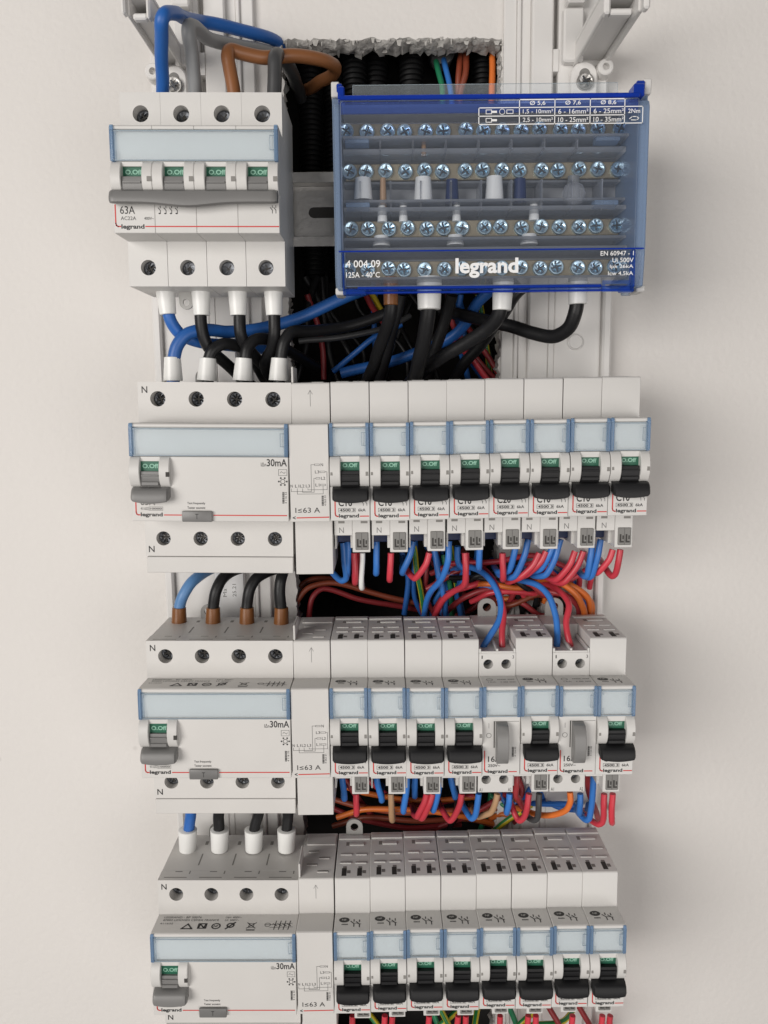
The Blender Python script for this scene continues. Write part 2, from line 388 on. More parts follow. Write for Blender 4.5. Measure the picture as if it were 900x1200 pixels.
# ------------------------------------------------------------------ screws
def screw_mb(mb, x, d, z, r, ang=.4, dome=.5, m_head=0, m_slot=1, n=18):
    mb.mat(m_head).cyl((x, d, z), 'd', [(-3, r), (0, r), (.3, r * .93), (.3, r * .8)], n, cap=False)
    vs = []
    for i in range(n): vs.append((x + r * .8 * math.cos(6.28318 * i / n), d + .3, z + r * .8 * math.sin(6.28318 * i / n)))
    for i in range(n): rr = r * (.5 if i % 2 else .34); vs.append((x + rr * math.cos(6.28318 * i / n + ang), d + (.15 if i % 4 == 0 else -.5 if i % 2 else -.1), z + rr * math.sin(6.28318 * i / n + ang)))
    vs.append((x, d - .7, z))
    mb.add(vs, [(i, (i + 1) % n, n + (i + 1) % n) for i in range(n)] + [(i, n + (i + 1) % n, n + i) for i in range(n)] + [(n + i, n + (i + 1) % n, 2 * n) for i in range(n)])
    c, s = math.cos(ang), math.sin(ang); mb.mat(m_slot)
    for a in (0, math.pi / 2):
        c, s = math.cos(ang + a), math.sin(ang + a); L, t = r * .66, r * .10; e = .05 if a else .06
        mb.add([(x + c * i * L - s * j * t, d + .16 + e, z + s * i * L + c * j * t) for i, j in ((-1, -1), (0, -1), (1, -1), (1, 1), (0, 1), (-1, 1))], [(0, 1, 4, 5), (1, 2, 3, 4)])
    mb.mat(0)

# ------------------------------------------------------------------ enclosure chassis: two white side strips with bosses and corner posts
ch = thing('enclosure_chassis', 'white plastic enclosure chassis strips screwed to the wall behind the devices', 'chassis', 112.5, WD, -90)
def mirrored(s, x): return x - 112.5 if s > 0 else -(x - 112.5)
for s in (1, -1):
    def bx(mb, x0, x1, d0, d1, z0, z1, bv=.5):
        a, b = sorted((mirrored(s, x0), mirrored(s, x1))); return mb.box(a, b, d0 - WD, d1 - WD, z0 + 90, z1 + 90, bv)
    m = MB()
    bx(m, 175.5, 182, -21.9, -18.6, -420, 245); bx(m, 182, 184, -21.9, -17, -420, 245); bx(m, 184, 189, -21.9, -18.2, -420, 245); bx(m, 189, 199.6, -21.9, -14, -420, 245, .8)
    bx(m, 202.2, 227, -21.9, -14, -420, 245, .8); bx(m, 227, 231.6, -21.9, -10.5, -420, 180, 1)
    for za, zb in ((-420, 183), (193.5, 204)): bx(m, 199.6, 202.2, -21.9, -14.02, za, zb, 0)
    bx(m, 203.4, 213.4, -14, -8.5, 196, 221, .9); bx(m, 204.4, 213.4, -14, -5.5, 222, 245, .9)
    m.build('side_strip', 'chassis_white', ch)
    if s > 0:
        b = MB(); b.cyl((mirrored(s, 213.5), -14 - WD, 60.5 + 90), 'd', [(0, 4.3), (.9, 4.1), (1.2, 3.6), (.8, 3.2), (.8, .01)], 28); b.build('round_boss', 'chassis_white', ch, smooth=35)
    # screw boss
    b = MB(); cx = mirrored(s, 214.2); cz = 190 + 90
    poly = [(cx - 6.5, cz - 12), (cx + 6.5, cz - 12)] + [(cx + 6.5 * math.cos(t * math.pi / 14), cz + 6.5 * math.sin(t * math.pi / 14)) for t in range(15)]
    b.plan(poly, -14 - WD, -9 - WD, .8); b.build('screw_boss', 'chassis_white', ch, smooth=35)
    b = MB(); b.plan([(cx - 2.7, cz - 6), (cx + 2.7, cz - 6)] + [(cx + 2.7 * math.cos(t * math.pi / 10), cz + .3 + 2.7 * math.sin(t * math.pi / 10)) for t in range(11)], -9 - WD, -8.9 - WD); b.build('screw_slot', 'insert_grey', ch)
    b = MB(); screw_mb(b, cx, -7.2 - WD, cz - 3.6, 4.2, .5, .9); b.build('screw', ['steel', 'dark_metal'], ch, smooth=40)
    b = MB(); tx = mirrored(s, 224.2); b.cyl((tx, 0, 193 + 90), 'd', [(-14 - WD, 4.2), (-7.5 - WD, 3.9), (-7.0 - WD, 3.4), (-7.0 - WD, 1.7), (-10 - WD, 1.7), (-10 - WD, .01)], 24); b.build('tube_boss', 'chassis_white', ch, smooth=35)
    # corner post that carries the front cover: an open channel that stands towards the room
    b = MB(); 
    bx0_ = bx
    def bx(mb, x0, x1, *a): return bx0_(mb, x0, x1, *a) if s > 0 else bx0_(mb, 209.2 + (x0 - 207.8) * .63, 209.2 + (x1 - 207.8) * .63, *a)
    bx(b, 209, 226, -14, 44, 203.5, 206, .6); bx(b, 209, 211.2, -14, 44, 195.5, 203.5, .5); bx(b, 223.8, 226, -14, 44, 195.5, 203.5, .5); bx(b, 211.2, 223.8, -14, 36, 198.4, 200.4, .4)
    bx(b, 207.8, 227.4, 44, 49, 204, 206.8, .8); bx(b, 207.8, 210.6, 44, 49, 192.5, 204, .8); bx(b, 224.6, 227.4, 44, 49, 194.5, 204, .8); bx(b, 210.6, 220, 44, 48, 192.5, 195, .6)
    b.build('corner_post', 'chassis_white', ch)

# ------------------------------------------------------------------ rails
P = 17.7
ROWZ = [124.3, 0.0, -121.7, -243.7]
ROWX = [-1.07, 0.0, -2.3, -2.93]
ROWNAME = ['carrying the isolator and terminal block', 'right below the terminal block', 'with the two grey lever relays', 'underneath the relays']
rail0 = None
for r in range(4):
    t = thing('mounting_rail', 'slotted steel mounting rail ' + ['between isolator and terminal block', 'behind the breakers right below the terminal block', 'behind the row with the two relays', 'behind the row underneath the relays'][r], 'rail', 113, -16, ROWZ[r], 'mounting rails')
    if rail0 is None:
        m = MB(); m.prism([(20.3, 17.5), (20.3, 12.6), (13.4, 12.6), (13.4, -12.6), (20.3, -12.6), (20.3, -17.5), (19.3, -17.5), (19.3, -13.6), (12.4, -13.6), (12.4, 13.6), (19.3, 13.6), (19.3, 17.5)], -113, 117, .15)
        m.build('rail_profile', 'steel', t)
        s = MB()
        for i in range(9):
            x = -103 + i * 25
            s.plan([(x - 6 + 2.6 * math.cos(a * math.pi / 8 + math.pi / 2), 2.6 * math.sin(a * math.pi / 8 + math.pi / 2)) for a in range(9)] + [(x + 6 + 2.6 * math.cos(a * math.pi / 8 - math.pi / 2), 2.6 * math.sin(a * math.pi / 8 - math.pi / 2)) for a in range(9)], 13.41, 13.45)
        s.build('slots', 'dark_slot', t)
        for sx in (-92, 92): b = MB(); b.box(sx - 8, sx + 8, -.1, 12.3, -11, 11, .6); b.build('support', 'chassis_white', t)
        rail0 = t
    else:
        for c in rail0.children: copy_tree(c, t)
        t['label'] = t['label']

# ------------------------------------------------------------------ device pieces
def bar_loft(mb, x0, x1, prof_fn, n):
    rings = []
    for i in range(n + 1):
        t = i / n; x = x0 + (x1 - x0) * t; rings.append([(x, d, z) for d, z in prof_fn(t)])
    mb.loft(rings)
def bar_prof(t, sag=1.0, end=.9):
    e = max(0, 1 - min(t, 1 - t) / .06) ** 2 * end        # rounded ends
    b = sag * (1 - (2 * t - 1) ** 2)
    return [(58.5, -6.1), (61.0, -6.3 - e * .3), (63.0 - e, -6.8 - e * .4), (63.9 - e, -7.8 - e * .4), (64.5 - e, -10.7 - b * .6 + e * .4), (64.3 - e, -11.8 - b + e * .5), (63.3 - e, -12.2 - b + e * .5), (60.4, -11.0), (59.2, -10.7)]
def ears(mb, xs):
    for a, b in xs:
        mb.prism([(55, 7.2), (59.3, 7.2), (60.9, 5.6), (62.0, 2.6), (62.2, .2), (61.8, -2.4), (60.7, -4.6), (59.2, -6.2), (55, -6.2)], a, b, .3)
def toggle(t, x, mat, wide=17.5, name='toggle'):
    """rocker barrel and finger bar of a switch, window from x+4.8 to x+13.2"""
    m = MB()
    arc = [(50 + 10.6 * math.cos(a), -1.2 + 10.6 * math.sin(a)) for a in [math.radians(q) for q in (-42, -30, -22, -16, -10, -4, 2, 8, 11)]]
    m.prism([(50, -8)] + arc + [(50, 1)], x + 4.95, x + 13.05, .1)
    m.box(x + 5.2, x + 12.8, 60.2, 61.3, -1.4, -.7, .15); m.box(x + 5.2, x + 12.8, 58.6, 61.0, -5.4, -3.8, .2)
    bar_loft(m, x + 1.1, x + wide - .3, bar_prof, 22)
    o = m.build(name, mat, t, smooth=35)
    g = MB(); g.box(x + 4.7, x + 13.3, 54.5, 58.0, .2, 5.2); g.build('indicator', 'green', t)
    return o
def indicator_text(t, x, d=58.06):
    m = MB(); m.text('O.Off', x + 5.6, x + 12.2, 2.3, 4.1, d, .03); m.build('indicator_lettering', 'pale_green', t, flat=True)
def label_holder(t, w, clip_w=1.5):
    p = MB(); p.box(clip_w - .2, w - clip_w + .2, 57.6, 58.1, 7.9, 20.0); p.build('paper_label', 'paper', t)
    c = MB(); c.box(clip_w + .02, w - clip_w - .02, 58.7, 59.6, 7.6, 19.9, .25)
    cv = c.build('label_window', 'clear', t)
    k = MB()
    k.box(clip_w + .02, w - clip_w - .02, 59.62, 59.8, 7.6, 8.0); k.box(clip_w + .02, w - clip_w - .02, 59.62, 59.85, 19.3, 19.7)
    k.box(w - clip_w - 1.9, w - clip_w - 1.6, 59.62, 59.85, 11.8, 17.8); k.box(w - clip_w - 1.6, w - clip_w - .02, 59.62, 59.85, 17.5, 17.8); k.box(w - clip_w - 1.6, w - clip_w - .02, 59.62, 59.85, 11.8, 12.1)
    k.box(clip_w + .8, clip_w + 1.1, 59.62, 59.85, 8.0, 11.5); k.box(clip_w + .8, clip_w + 1.1, 59.62, 59.85, 17.8, 19.3)
    k.build('window_rib', 'rib', cv)
    for a, b in ((0.02, clip_w), (w - clip_w, w - .02)):
        e = MB(); e.prism([(57.62, 7.4), (60.0, 7.4), (60.2, 8.2), (60.2, 20.6), (59.7, 21.7), (59.3, 22.1), (59.25, 20.25), (57.62, 20.25)], a, b, .12); e.build('label_clip', 'clip_blue', t)
NOSE = [(44, 21.6), (58.4, 22.1), (59.2, 21.5), (59.2, 20.3), (57.6, 20.3), (57.6, 7.3), (55, 7.3), (55, -21.6)]
def red_line(t, segs, x=2.0, z0=-12.0, z1=-19.6, xe=3.2, d=59.07, w=.55):
    m = MB(); m.line([(x, z0), (x, z1 + 1.2), (x + .25, z1 + .4), (x + .9, z1), (xe, z1)], w, d)
    for a, b in segs: m.line([(a, z1), (b, z1)], w * .9, d)
    m.build('red_line', 'print_red', t, flat=True)
def contact_symbol(m, x, z, s, d):
    m.line([(x, z), (x, z + .35 * s)], .09 * s, d); m.line([(x, z + .4 * s), (x - .28 * s, z + .75 * s)], .1 * s, d); m.line([(x, z + .75 * s), (x, z + s)], .09 * s, d)
def barcode(m, x, z0, z1, d, code):
    random.seed(3); z = z0
    while z < z1:
        h = random.choice((.15, .25, .4)); m.rect(x, x + .95, z, min(z + h, z1), d); z += h + random.choice((.1, .16))
    m.text(code, x + 1.15, x + 2.0, z0, z1, d, 0, True)
def rail_clip(t, x, z, w=8.0, h=7.0, d=1.0, up=1):
    m = MB(); c = x + w / 2; R = w / 2; cz = h - R; n = 28; inn = []; out = []
    for i in range(n):
        a = 6.28318 * i / n; p, q = math.cos(a), math.sin(a); inn.append((c + R * .48 * p, z + up * (cz + R * .48 * q)))
        if q >= 0: out.append((c + R * p, z + up * (cz + R * q)))
        else:
            L = min(R / max(1e-6, abs(p)), (cz + 3) / max(1e-6, -q)); out.append((c + L * p, z + up * (cz + L * q)))
    vs = [(a, dd, b) for dd in (d, d + 1.6) for loop in (inn, out) for a, b in loop]
    fs = []
    for i in range(n):
        k = (i + 1) % n
        fs += [(i, k, n + k, n + i), (2 * n + i, 2 * n + k, 3 * n + k, 3 * n + i), (i, k, 2 * n + k, 2 * n + i), (n + i, n + k, 3 * n + k, 3 * n + i)]
    m.add(vs, fs); m.build('rail_clip', 'clip_grey', t)

def top_relief(t, w=17.5):
    """top face of a breaker: openings, grooves and ridges"""
    z = 40.2
    m = MB()
    for x in (3.2, 11.0):
        m.box(x, x + 2.4, 35.2, 41.8, z, z + .04); 
    m.build('bus_slot', 'dark_slot', t)
    m = MB()
    for x in (3.2, 11.0):
        m.box(x + 2.6, x + 4.4, 37.0, 39.6, z, z + .045); m.box(x + .5, x + 2.4, 33.6, 35.2, z, z + .045)
        for d in (21.5, 29.2): m.box(x - 1.2, x + 4.6, d, d + 1.0, z, z + .04)
    m.box(4.4, 6.2, 11, 14.5, z, z + .04); m.box(6.2, 14, 11.2, 12.2, z, z + .04)
    m.build('top_groove', 'groove', t)
    m = MB()
    for x in (3.2, 11.0):
        for d in (22.5, 30.2): m.box(x - 1.2, x + 4.6, d, d + 1.2, z, z + .5, .12)
    m.box(6.2, 14, 12.2, 14.6, z, z + .6, .15); m.box(.4, 17.1, 5.5, 9.0, z, z + .8, .2)
    m.build('top_ridge', 'housing', t)

# ------------------------------------------------------------------ circuit breaker
def make_breaker():
    t = thing('circuit_breaker', 'x', 'breaker', 0, 0, 0)
    h = MB()
    h.prism([(2, 40.2), (43.4, 40.2), (44, 39.5)] + NOSE + [(41, -21.6), (2, -21.6)], 0, 17.5, .22)
    h.box(0, 17.5, 55, 59.0, -21.6, -6.25, .22); h.box(4.75, 13.25, 55, 59.2, 4.8, 7.25, .1)
    ears(h, ((0.05, 4.75), (13.25, 17.45)))
    h.box(.25, 8.8, 6, 40.6, -31.4, -21.6, .2); h.box(8.85, 17.2, 6, 41, -39.5, -21.6, .25); h.box(.25, 1.0, 6, 36, -38.6, -31.4); h.box(7.6, 8.84, 6, 34, -38.6, -31.4)
    h.build('housing', 'housing', t, smooth=25)
    toggle(t, 0, 'black_plastic'); indicator_text(t, 0); label_holder(t, 17.5)
    i = MB(); i.box(10.2, 16.3, 40.6, 41.7, -38.3, -29.9, .3); g = i.build('terminal_insert', 'insert_grey', t)
    s = MB()
    for x in (10.9, 13.7): s.box(x, x + .8, 41.7, 41.76, -37.0, -33.0); s.box(x + .8, x + 2.0, 41.7, 41.76, -37.0, -36.2); s.box(x + 1.3, x + 2.0, 41.7, 41.76, -35.4, -33.6)
    s.box(13.1, 13.25, 41.7, 41.76, -38, -30.2); s.build('release_slot', 'dark_slot', g)
    b = MB(); b.box(1.0, 8.6, 8, 27, -37.0, -31.4, .3); b.build('neutral_insert', 'blue_insert', t)
    for q in ((2.2, 5.2, 40.6, 40.66, -25.6, -24.5), (12.8, 16.0, 41, 41.06, -25.6, -24.5), (15.9, 17.0, 61.8, 62.3, -1.2, .6), (.4, 1.3, 61.8, 62.24, -.9, .5)): m = MB(); m.box(*q); m.build('housing_slot', 'groove', t)
    n = MB(); n.text('N', 2.6, 4.8, -30.2, -27.6, 40.66); n.build('neutral_mark', 'print_grey', t, flat=True)
    p = MB(); d = 59.07
    p.frame(3.5, 11.1, -17.7, -15.9, d, .14); p.text('4500 3', 4.0, 10.7, -17.4, -16.2, d, .03); p.text('6kA', 12.3, 15.6, -17.5, -16.1, d, .015)
    p.text('legrand', 3.6, 12.6, -20.7, -18.5, d, .03); contact_symbol(p, 14.6, -14.8, 2.2, d); contact_symbol(p, 16.2, -14.8, 2.2, d)
    p.build('lettering', 'print_black', t, flat=True)
    red_line(t, ((13.2, 16.9),))
    # marks on the sloping top of the nose
    q = MB(); q.disc(4.8, 52.6, 2.6, 2.0, 0, 24); q.text('-----', 3.6, 6.6, 48.6, 49.4, 0); contact_symbol(q, 9.6, 47.4, 5.5, 0); contact_symbol(q, 12.3, 47, 5.5, 0); q.line([(10, 50), (13, 49.4)], .25, 0)
    q.on_top(21.68, .0347, 44); q.build('nose_print', 'print_black', t, flat=True)
    q = MB(); q.text('NF', 3.7, 5.9, 52.0, 53.3, 0); q.on_top(21.72, .0347, 44); q.build('mark_lettering', 'housing', t, flat=True)
    top_relief(t)
    return t
def rating(t, s):
    m = MB(); m.text(s, 3.5, 9.6, -15.1, -11.6, 59.07, .02); m.build('rating_lettering', 'print_black', t, flat=True)

# ------------------------------------------------------------------ impulse relay with a grey lever
def make_relay():
    t = thing('impulse_relay', 'x', 'relay', 0, 0, 0)
    h = MB()
    h.prism([(2, 40.2), (20, 40.2), (20, 32.8), (36, 32.8), (36, 21.6)] + NOSE[1:] + [(36, -21.6), (2, -21.6)], 0, 17.5, .22)
    h.holed(0, 17.5, 21.62, 33.0, 36, 44, [(4.4, 27.6, 2.35), (13.0, 27.6, 2.35)])
    h.box(0, 1, 20, 43.9, 33.0, 35.2, .2); h.box(16.5, 17.5, 20, 43.9, 33.0, 35.2, .2); h.box(8.2, 9.3, 20, 43.6, 33.0, 35.0, .2); h.box(1, 16.5, 43.2, 44, 33.0, 34.0, .2)
    h.box(0, 17.5, 55, 59.0, -21.6, 7.25, .2)
    h.holed(.2, 17.3, -39.0, -21.62, 34, 41, [(4.2, -32.4, 2.35), (12.9, -32.4, 2.35)]); h.box(.2, 17.3, 8, 33.9, -39.0, -21.6)
    h.build('housing', 'housing', t, smooth=25)
    for x, z, d in ((4.4, 27.6, 37.6), (13, 27.6, 37.6), (4.2, -32.4, 35.6), (12.9, -32.4, 35.6)):
        s = MB(); screw_mb(s, x, d, z, 2.2, .6 + x, .4); s.build('terminal_screw', ['dark_metal', 'dark_slot'], t, smooth=40)
    label_holder(t, 17.5)
    g = MB(); g.line([(5.4, 5.0), (5.4, -7.5)], .5, 59.06); g.line([(5.2, 5.1), (16.9, 5.1)], .16, 59.06); g.build('lever_groove', 'dark_slot', t, flat=True)
    l = MB(); l.prism([(57, 5.0), (60.2, 5.0), (63, 4.4), (64.8, 2.2), (65.6, -1.5), (65.8, -6), (65.4, -10), (64.2, -13), (62.6, -14.0), (60.8, -13.9), (59.1, -13.0), (57, -12)], 6.0, 11.4, .2); l.build('lever', 'grey_plastic', t, smooth=40)
    p = MB(); d = 59.07
    p.line([(2.9, 4.2), (2.9, 1.9)], .16, d); p.ring(2.9, -1.7, 1.2, .18, d); p.build('position_mark', 'print_black', t, flat=True); p = MB()
    p.text('16AX', 2.6, 11.3, -14.7, -11.9, d, .015); p.text('250V~', 2.6, 8.3, -17.2, -15.8, d, .015); p.text('legrand', 2.5, 11.8, -20.7, -18.5, d, .03); p.build('lettering', 'print_black', t, flat=True); p = MB(); barcode(p, 13.7, -12.2, -7.4, d, '4 124 00')
    p.build('barcode_print', 'print_black', t, flat=True); p = MB()
    d2 = 41.07; p.text('A1', .8, 2.3, -38.6, -36.8, d2); p.text('A2', 15.0, 16.7, -38.6, -36.8, d2); p.text('~230V~', 6.0, 11.4, -29.4, -28.2, d2); p.line([(4.2, -29.6), (4.2, -28.8), (5.6, -28.8)], .12, d2); p.line([(11.8, -28.8), (12.9, -28.8), (12.9, -29.6)], .12, d2)
    p.build('coil_lettering', 'print_black', t, flat=True); p = MB()
    p.text('1', 1.2, 1.7, 30.3, 31.9, 44.06); p.text('3', 15.9, 16.7, 30.3, 31.9, 44.06)
    p.build('terminal_lettering', 'print_black', t, flat=True)
    red_line(t, ((12.4, 15.9),), x=1.0, z0=-9.4, xe=2.2)
    q = MB(); q.ring(4.2, 52.6, 1.6, .35, 0); q.text('----- ----', 8, 16, 52.4, 53.4, 0); q.text('16A', 3.2, 7, 48.4, 50, 0); q.text('- --- ----', 9, 16, 48.6, 49.6, 0); q.on_top(21.67, .0223, 36); q.build('nose_print', 'print_grey', t, flat=True)
    rail_clip(t, 4.2, 40.2, 9.5, 9.5, 2)
    return t

# ------------------------------------------------------------------ residual current device (four poles)
W4 = 70.0
def pole_tops(t, w, n):
    z = 40.2; m = MB(); p = w / n
    for k in range(n):
        m.box(k * p + 2.6, k * p + p - 3.6, 41.3, 41.9, z, z + .04); m.box(k * p + 7.0, k * p + 10.6, 36.2, 36.9, z, z + .04)
        if k: m.box(k * p - .45, k * p + .25, 20.5, 31.0, z, z + .04); m.box(k * p - .9, k * p + .7, 8.5, 12, z, z + .04)
        m.box(k * p + 14.2, k * p + 14.8, 36.0, 38.6, z, z + .04)
    m.build('top_groove', 'groove', t)
    m = MB()
    for k in range(n): m.box(k * p + 4.2, k * p + 13.4, 14, 30, z, z + .03)
    return m
def make_rcd():
    t = thing('residual_current_device', 'x', 'residual current device', 0, 0, 0)
    c4 = [W4 / 8 + i * W4 / 4 for i in range(4)]
    h = MB()
    h.prism([(2, 40.2), (36, 40.2), (36, 21.6)] + NOSE[1:] + [(36, -21.6), (36, -41.0), (2, -41)], 0, W4, .22)
    h.holed(0, W4, 21.62, 40.2, 36.02, 44, [(x + .3, 32.6, 3.5) for x in c4])
    h.holed(.2, W4 - .2, -41.0, -21.62, 36.02, 41, [(x, -32.6, 3.4) for x in c4])
    h.box(.6, W4 - .2, 8, 41.4, -49.0, -41.3, .3)
    h.box(0, W4, 55, 59.0, -21.6, 7.25, .22)
    h.build('housing', 'housing_warm', t, smooth=25)
    e = MB(); ears(e, ((0.05, 4.75), (13.25, 17.9))); e.box(4.75, 13.25, 59, 59.2, 5.25, 7.2); e.build('toggle_frame', 'housing', t, smooth=25)
    dk = MB(); dk.box(4.75, 13.25, 59.0, 59.05, -6, 5.3); dk.box(16.4, 17.95, 61.6, 62.3, -1.4, .7); dk.build('toggle_recess', 'dark_slot', t)
    toggle(t, 0, 'grey_plastic', 17.9)
    for o in list(t.children):
        if o.name.startswith('indicator'): o.location = (0, -.0012, 0)
    m = MB(); m.text('O.Off', 5.5, 12.6, 2.1, 4.1, 59.26, .03); m.build('indicator_lettering', 'pale_green', t, flat=True)
    for x, z, d in [(x + .3, 32.6, 38.2) for x in c4] + [(x, -32.6, 36.4) for x in c4]:
        s = MB(); screw_mb(s, x, d, z, 3.3, .3 + x * .7, .5); s.build('terminal_screw', ['dark_metal', 'dark_slot'], t, smooth=40)
    label_holder(t, W4, 1.6)
    b = MB(); b.box(22.6, 36.0, 59.0, 60.6, -21.7, -16.8, .5, 2); tb = b.build('test_button', 'grey_plastic', t, smooth=35)
    b = MB(); b.text('T', 28.6, 30.0, -20.4, -18.0, 60.66); b.build('button_mark', 'print_black', tb, flat=True)
    p = MB(); d = 59.07
    p.text('30mA', 60.5, 69.4, 3.2, 6.5, d, .015); p.text('I∆n', 57.9, 60.2, 3.2, 5.0, d)
    p.frame(65.6, 69.4, -.9, 1.9, d, .14); p.line([(66.4, .3), (66.9, .9), (67.5, .5), (68.1, .1), (68.6, .7)], .16, d)
    p.ring(67.5, -3.5, 1.1, .25, d)
    for k in range(6): p.disc(67.5 + 1.75 * math.cos(k * 1.0472), -3.5 + 1.75 * math.sin(k * 1.0472), .42, .42, d, 8)
    barcode(p, 67.2, -13.4, -8.2, d, '4 116 32')
    p.build('rating_print', 'print_black', t, flat=True); p = MB()
    p.text('63A', 4.0, 10.4, -14.4, -11.4, d); p.text('411632', 4.0, 7.4, -16.6, -15.3, d); p.frame(7.6, 13.9, -16.8, -15.1, d, .14); p.text('10000', 8.1, 13.4, -16.4, -15.5, d, .02)
    p.text('legrand', 3.9, 13.7, -20.0, -17.7, d, .03)
    p.build('lettering', 'print_black', t, flat=True); p = MB()
    p.text('Test frequently', 24.8, 32.8, -14.2, -12.9, d, .01); p.text('Tester souvent', 24.8, 32.8, -16.0, -14.9, d, .01)
    p.build('test_lettering', 'print_black', t, flat=True); p = MB()
    p.text('N', 1.8, 4.4, 35.2, 38.2, 44.06, .01); p.build('neutral_mark', 'print_black', t, flat=True); p = MB()
    p.text('N', 1.7, 4.4, -39.2, -36.2, 41.06, .01); p.build('neutral_mark', 'print_black', t, flat=True)
    red_line(t, ((14.5, 22.0), (36.5, 69.0)), x=1.9, z1=-18.8, xe=3.5)
    q = MB()
    q.text('LEGRAND - BP 30076', 3.5, 22, 55.2, 56.6, 0); q.text('87002 LIMOGES CEDEX FRANCE', 3.5, 31, 53.0, 54.4, 0); q.text('Ue= 400V~', 34, 42, 55.2, 56.6, 0); q.text('Ui: 500V~', 34, 41, 53.0, 54.4, 0); q.text('411632', 2.6, 9, 50.4, 51.6, 0)
    q.line([(14, 47), (16.5, 50.6), (19, 47), (14, 47)], .75, 0); q.frame(21.5, 26, 47, 51.2, 0, .7); q.line([(22.2, 47.6), (22.6, 50.6), (24.8, 47.6), (25.2, 50.6)], .75, 0)
    q.ring(30.5, 49.0, 2.3, .7, 0); q.text('NF', 29.4, 31.6, 48.3, 49.7, 0, .02); q.ring(37.5, 49.6, 2.0, .85, 0); q.line([(35.6, 47), (39.4, 51.8)], .85, 0)
    q.line([(45.6, 51.6), (49.8, 47.4)], .45, 0); q.line([(45.6, 47.4), (49.8, 51.6)], .45, 0); q.frame(46.4, 49.0, 47.8, 51.2, 0, .3); q.rect(45.6, 49.8, 45.6, 46.4, 0)
    for k in range(4): q.line([(59 + k * 2.3, 46.4), (59.6 + k * 2.3, 53.0)], .4, 0); q.line([(58.2 + k * 2.3, 50.8), (60 + k * 2.3, 49.4)], .45, 0)
    q.line([(54.5, 50), (67.5, 51.2)], .25, 0); q.line([(57, 48), (68, 48.4)], .25, 0); q.ring(55.6, 50, 1.5, .25, 0)
    q.on_top(21.67, .0223, 36); q.build('nose_print', 'print_black', t, flat=True)
    pole_tops(t, W4, 4)
    rail_clip(t, 17.2, 40.2, 7.0, 7.0, 2)
    return t

# ------------------------------------------------------------------ connection module (one width) with its diagram
def make_module():
    t = thing('connection_module', 'x', 'connection module', 0, 0, 0)
    h = MB()
    h.prism([(2, 40.2), (43.4, 40.2), (44, 39.5), (44, 21.6), (58.4, 22.1), (59.2, 21.5), (59.2, -21.6), (42.5, -21.6), (42.5, -49.2), (2, -49.2)], 0, 17.5, .22)
    h.box(.1, 1.0, 26, 43, 40.2, 47.5, .25)
    h.build('housing', 'housing_warm', t, smooth=25)
    p = MB(); d = 59.27; X = lambda u: (u - 410) / 20.9; Z = lambda v: -21.6 + (665 - v) / 21.4
    for s, u in (('N', 416), ('L1', 458), ('L2', 506), ('L3', 558)): p.text(s, X(u), X(u + (20 if s == 'N' else 38)), Z(334), Z(306), d)
    w = .15
    L = lambda pts: p.line([(X(a), Z(b)) for a, b in pts], w, d)
    L([(422, 345), (422, 372), (610, 372), (610, 118), (642, 118)]); L([(478, 345), (478, 397), (718, 397), (718, 322)]); L([(527, 345), (527, 381), (634, 381), (634, 248), (652, 248)]); L([(577, 345), (577, 357), (756, 357), (756, 186), (741, 186)])
    for a, b, c, e in ((642, 690, 128, 110), (690, 740, 196, 178), (652, 692, 257, 239), (692, 742, 321, 303)): p.frame(X(a), X(b), Z(c), Z(e), d, .14)
    for s, a, b, v in (('N', 700, 722, 119), ('L3', 646, 684, 187), ('L2', 702, 740, 248), ('L1', 648, 684, 312)): p.text(s, X(a), X(b), Z(v + 14), Z(v - 14), d)
    barcode(p, X(702), Z(512), Z(412), d, '4 063 01')
    p.text('I≤63 A', X(455), X(685), Z(578), Z(528), d, .002); p.text('<', X(428), X(456), Z(640), Z(610), d, .03)
    p.build('lettering', 'print_black', t, flat=True)
    r = MB(); r.line([(X(470), Z(626)), (X(765), Z(622))], .5, d); r.build('red_line', 'print_red', t, flat=True)
    a = MB(); a.line([(8.6, 29.6), (8.6, 36.6)], .22, 44.05); a.line([(7.6, 35.0), (8.6, 36.8), (9.6, 35.0)], .2, 44.05); a.build('arrow_mark', 'print_grey', t, flat=True)
    z = 40.2; g = MB()
    for x, dd in ((3, 31), (9, 25), (3, 19), (9, 37)): g.box(x, x + 5.5, dd, dd + 1.1, z, z + .04)
    g.build('top_groove', 'groove', t)
    g = MB()
    for x, dd in ((3, 32.1), (9, 26.1), (3, 20.1), (9, 38.1)): g.box(x, x + 5.5, dd, dd + .9, z, z + .4, .1)
    g.box(1.6, 17, 6, 14, z, z + .6, .2); g.build('top_ridge', 'housing_warm', t)
    return t

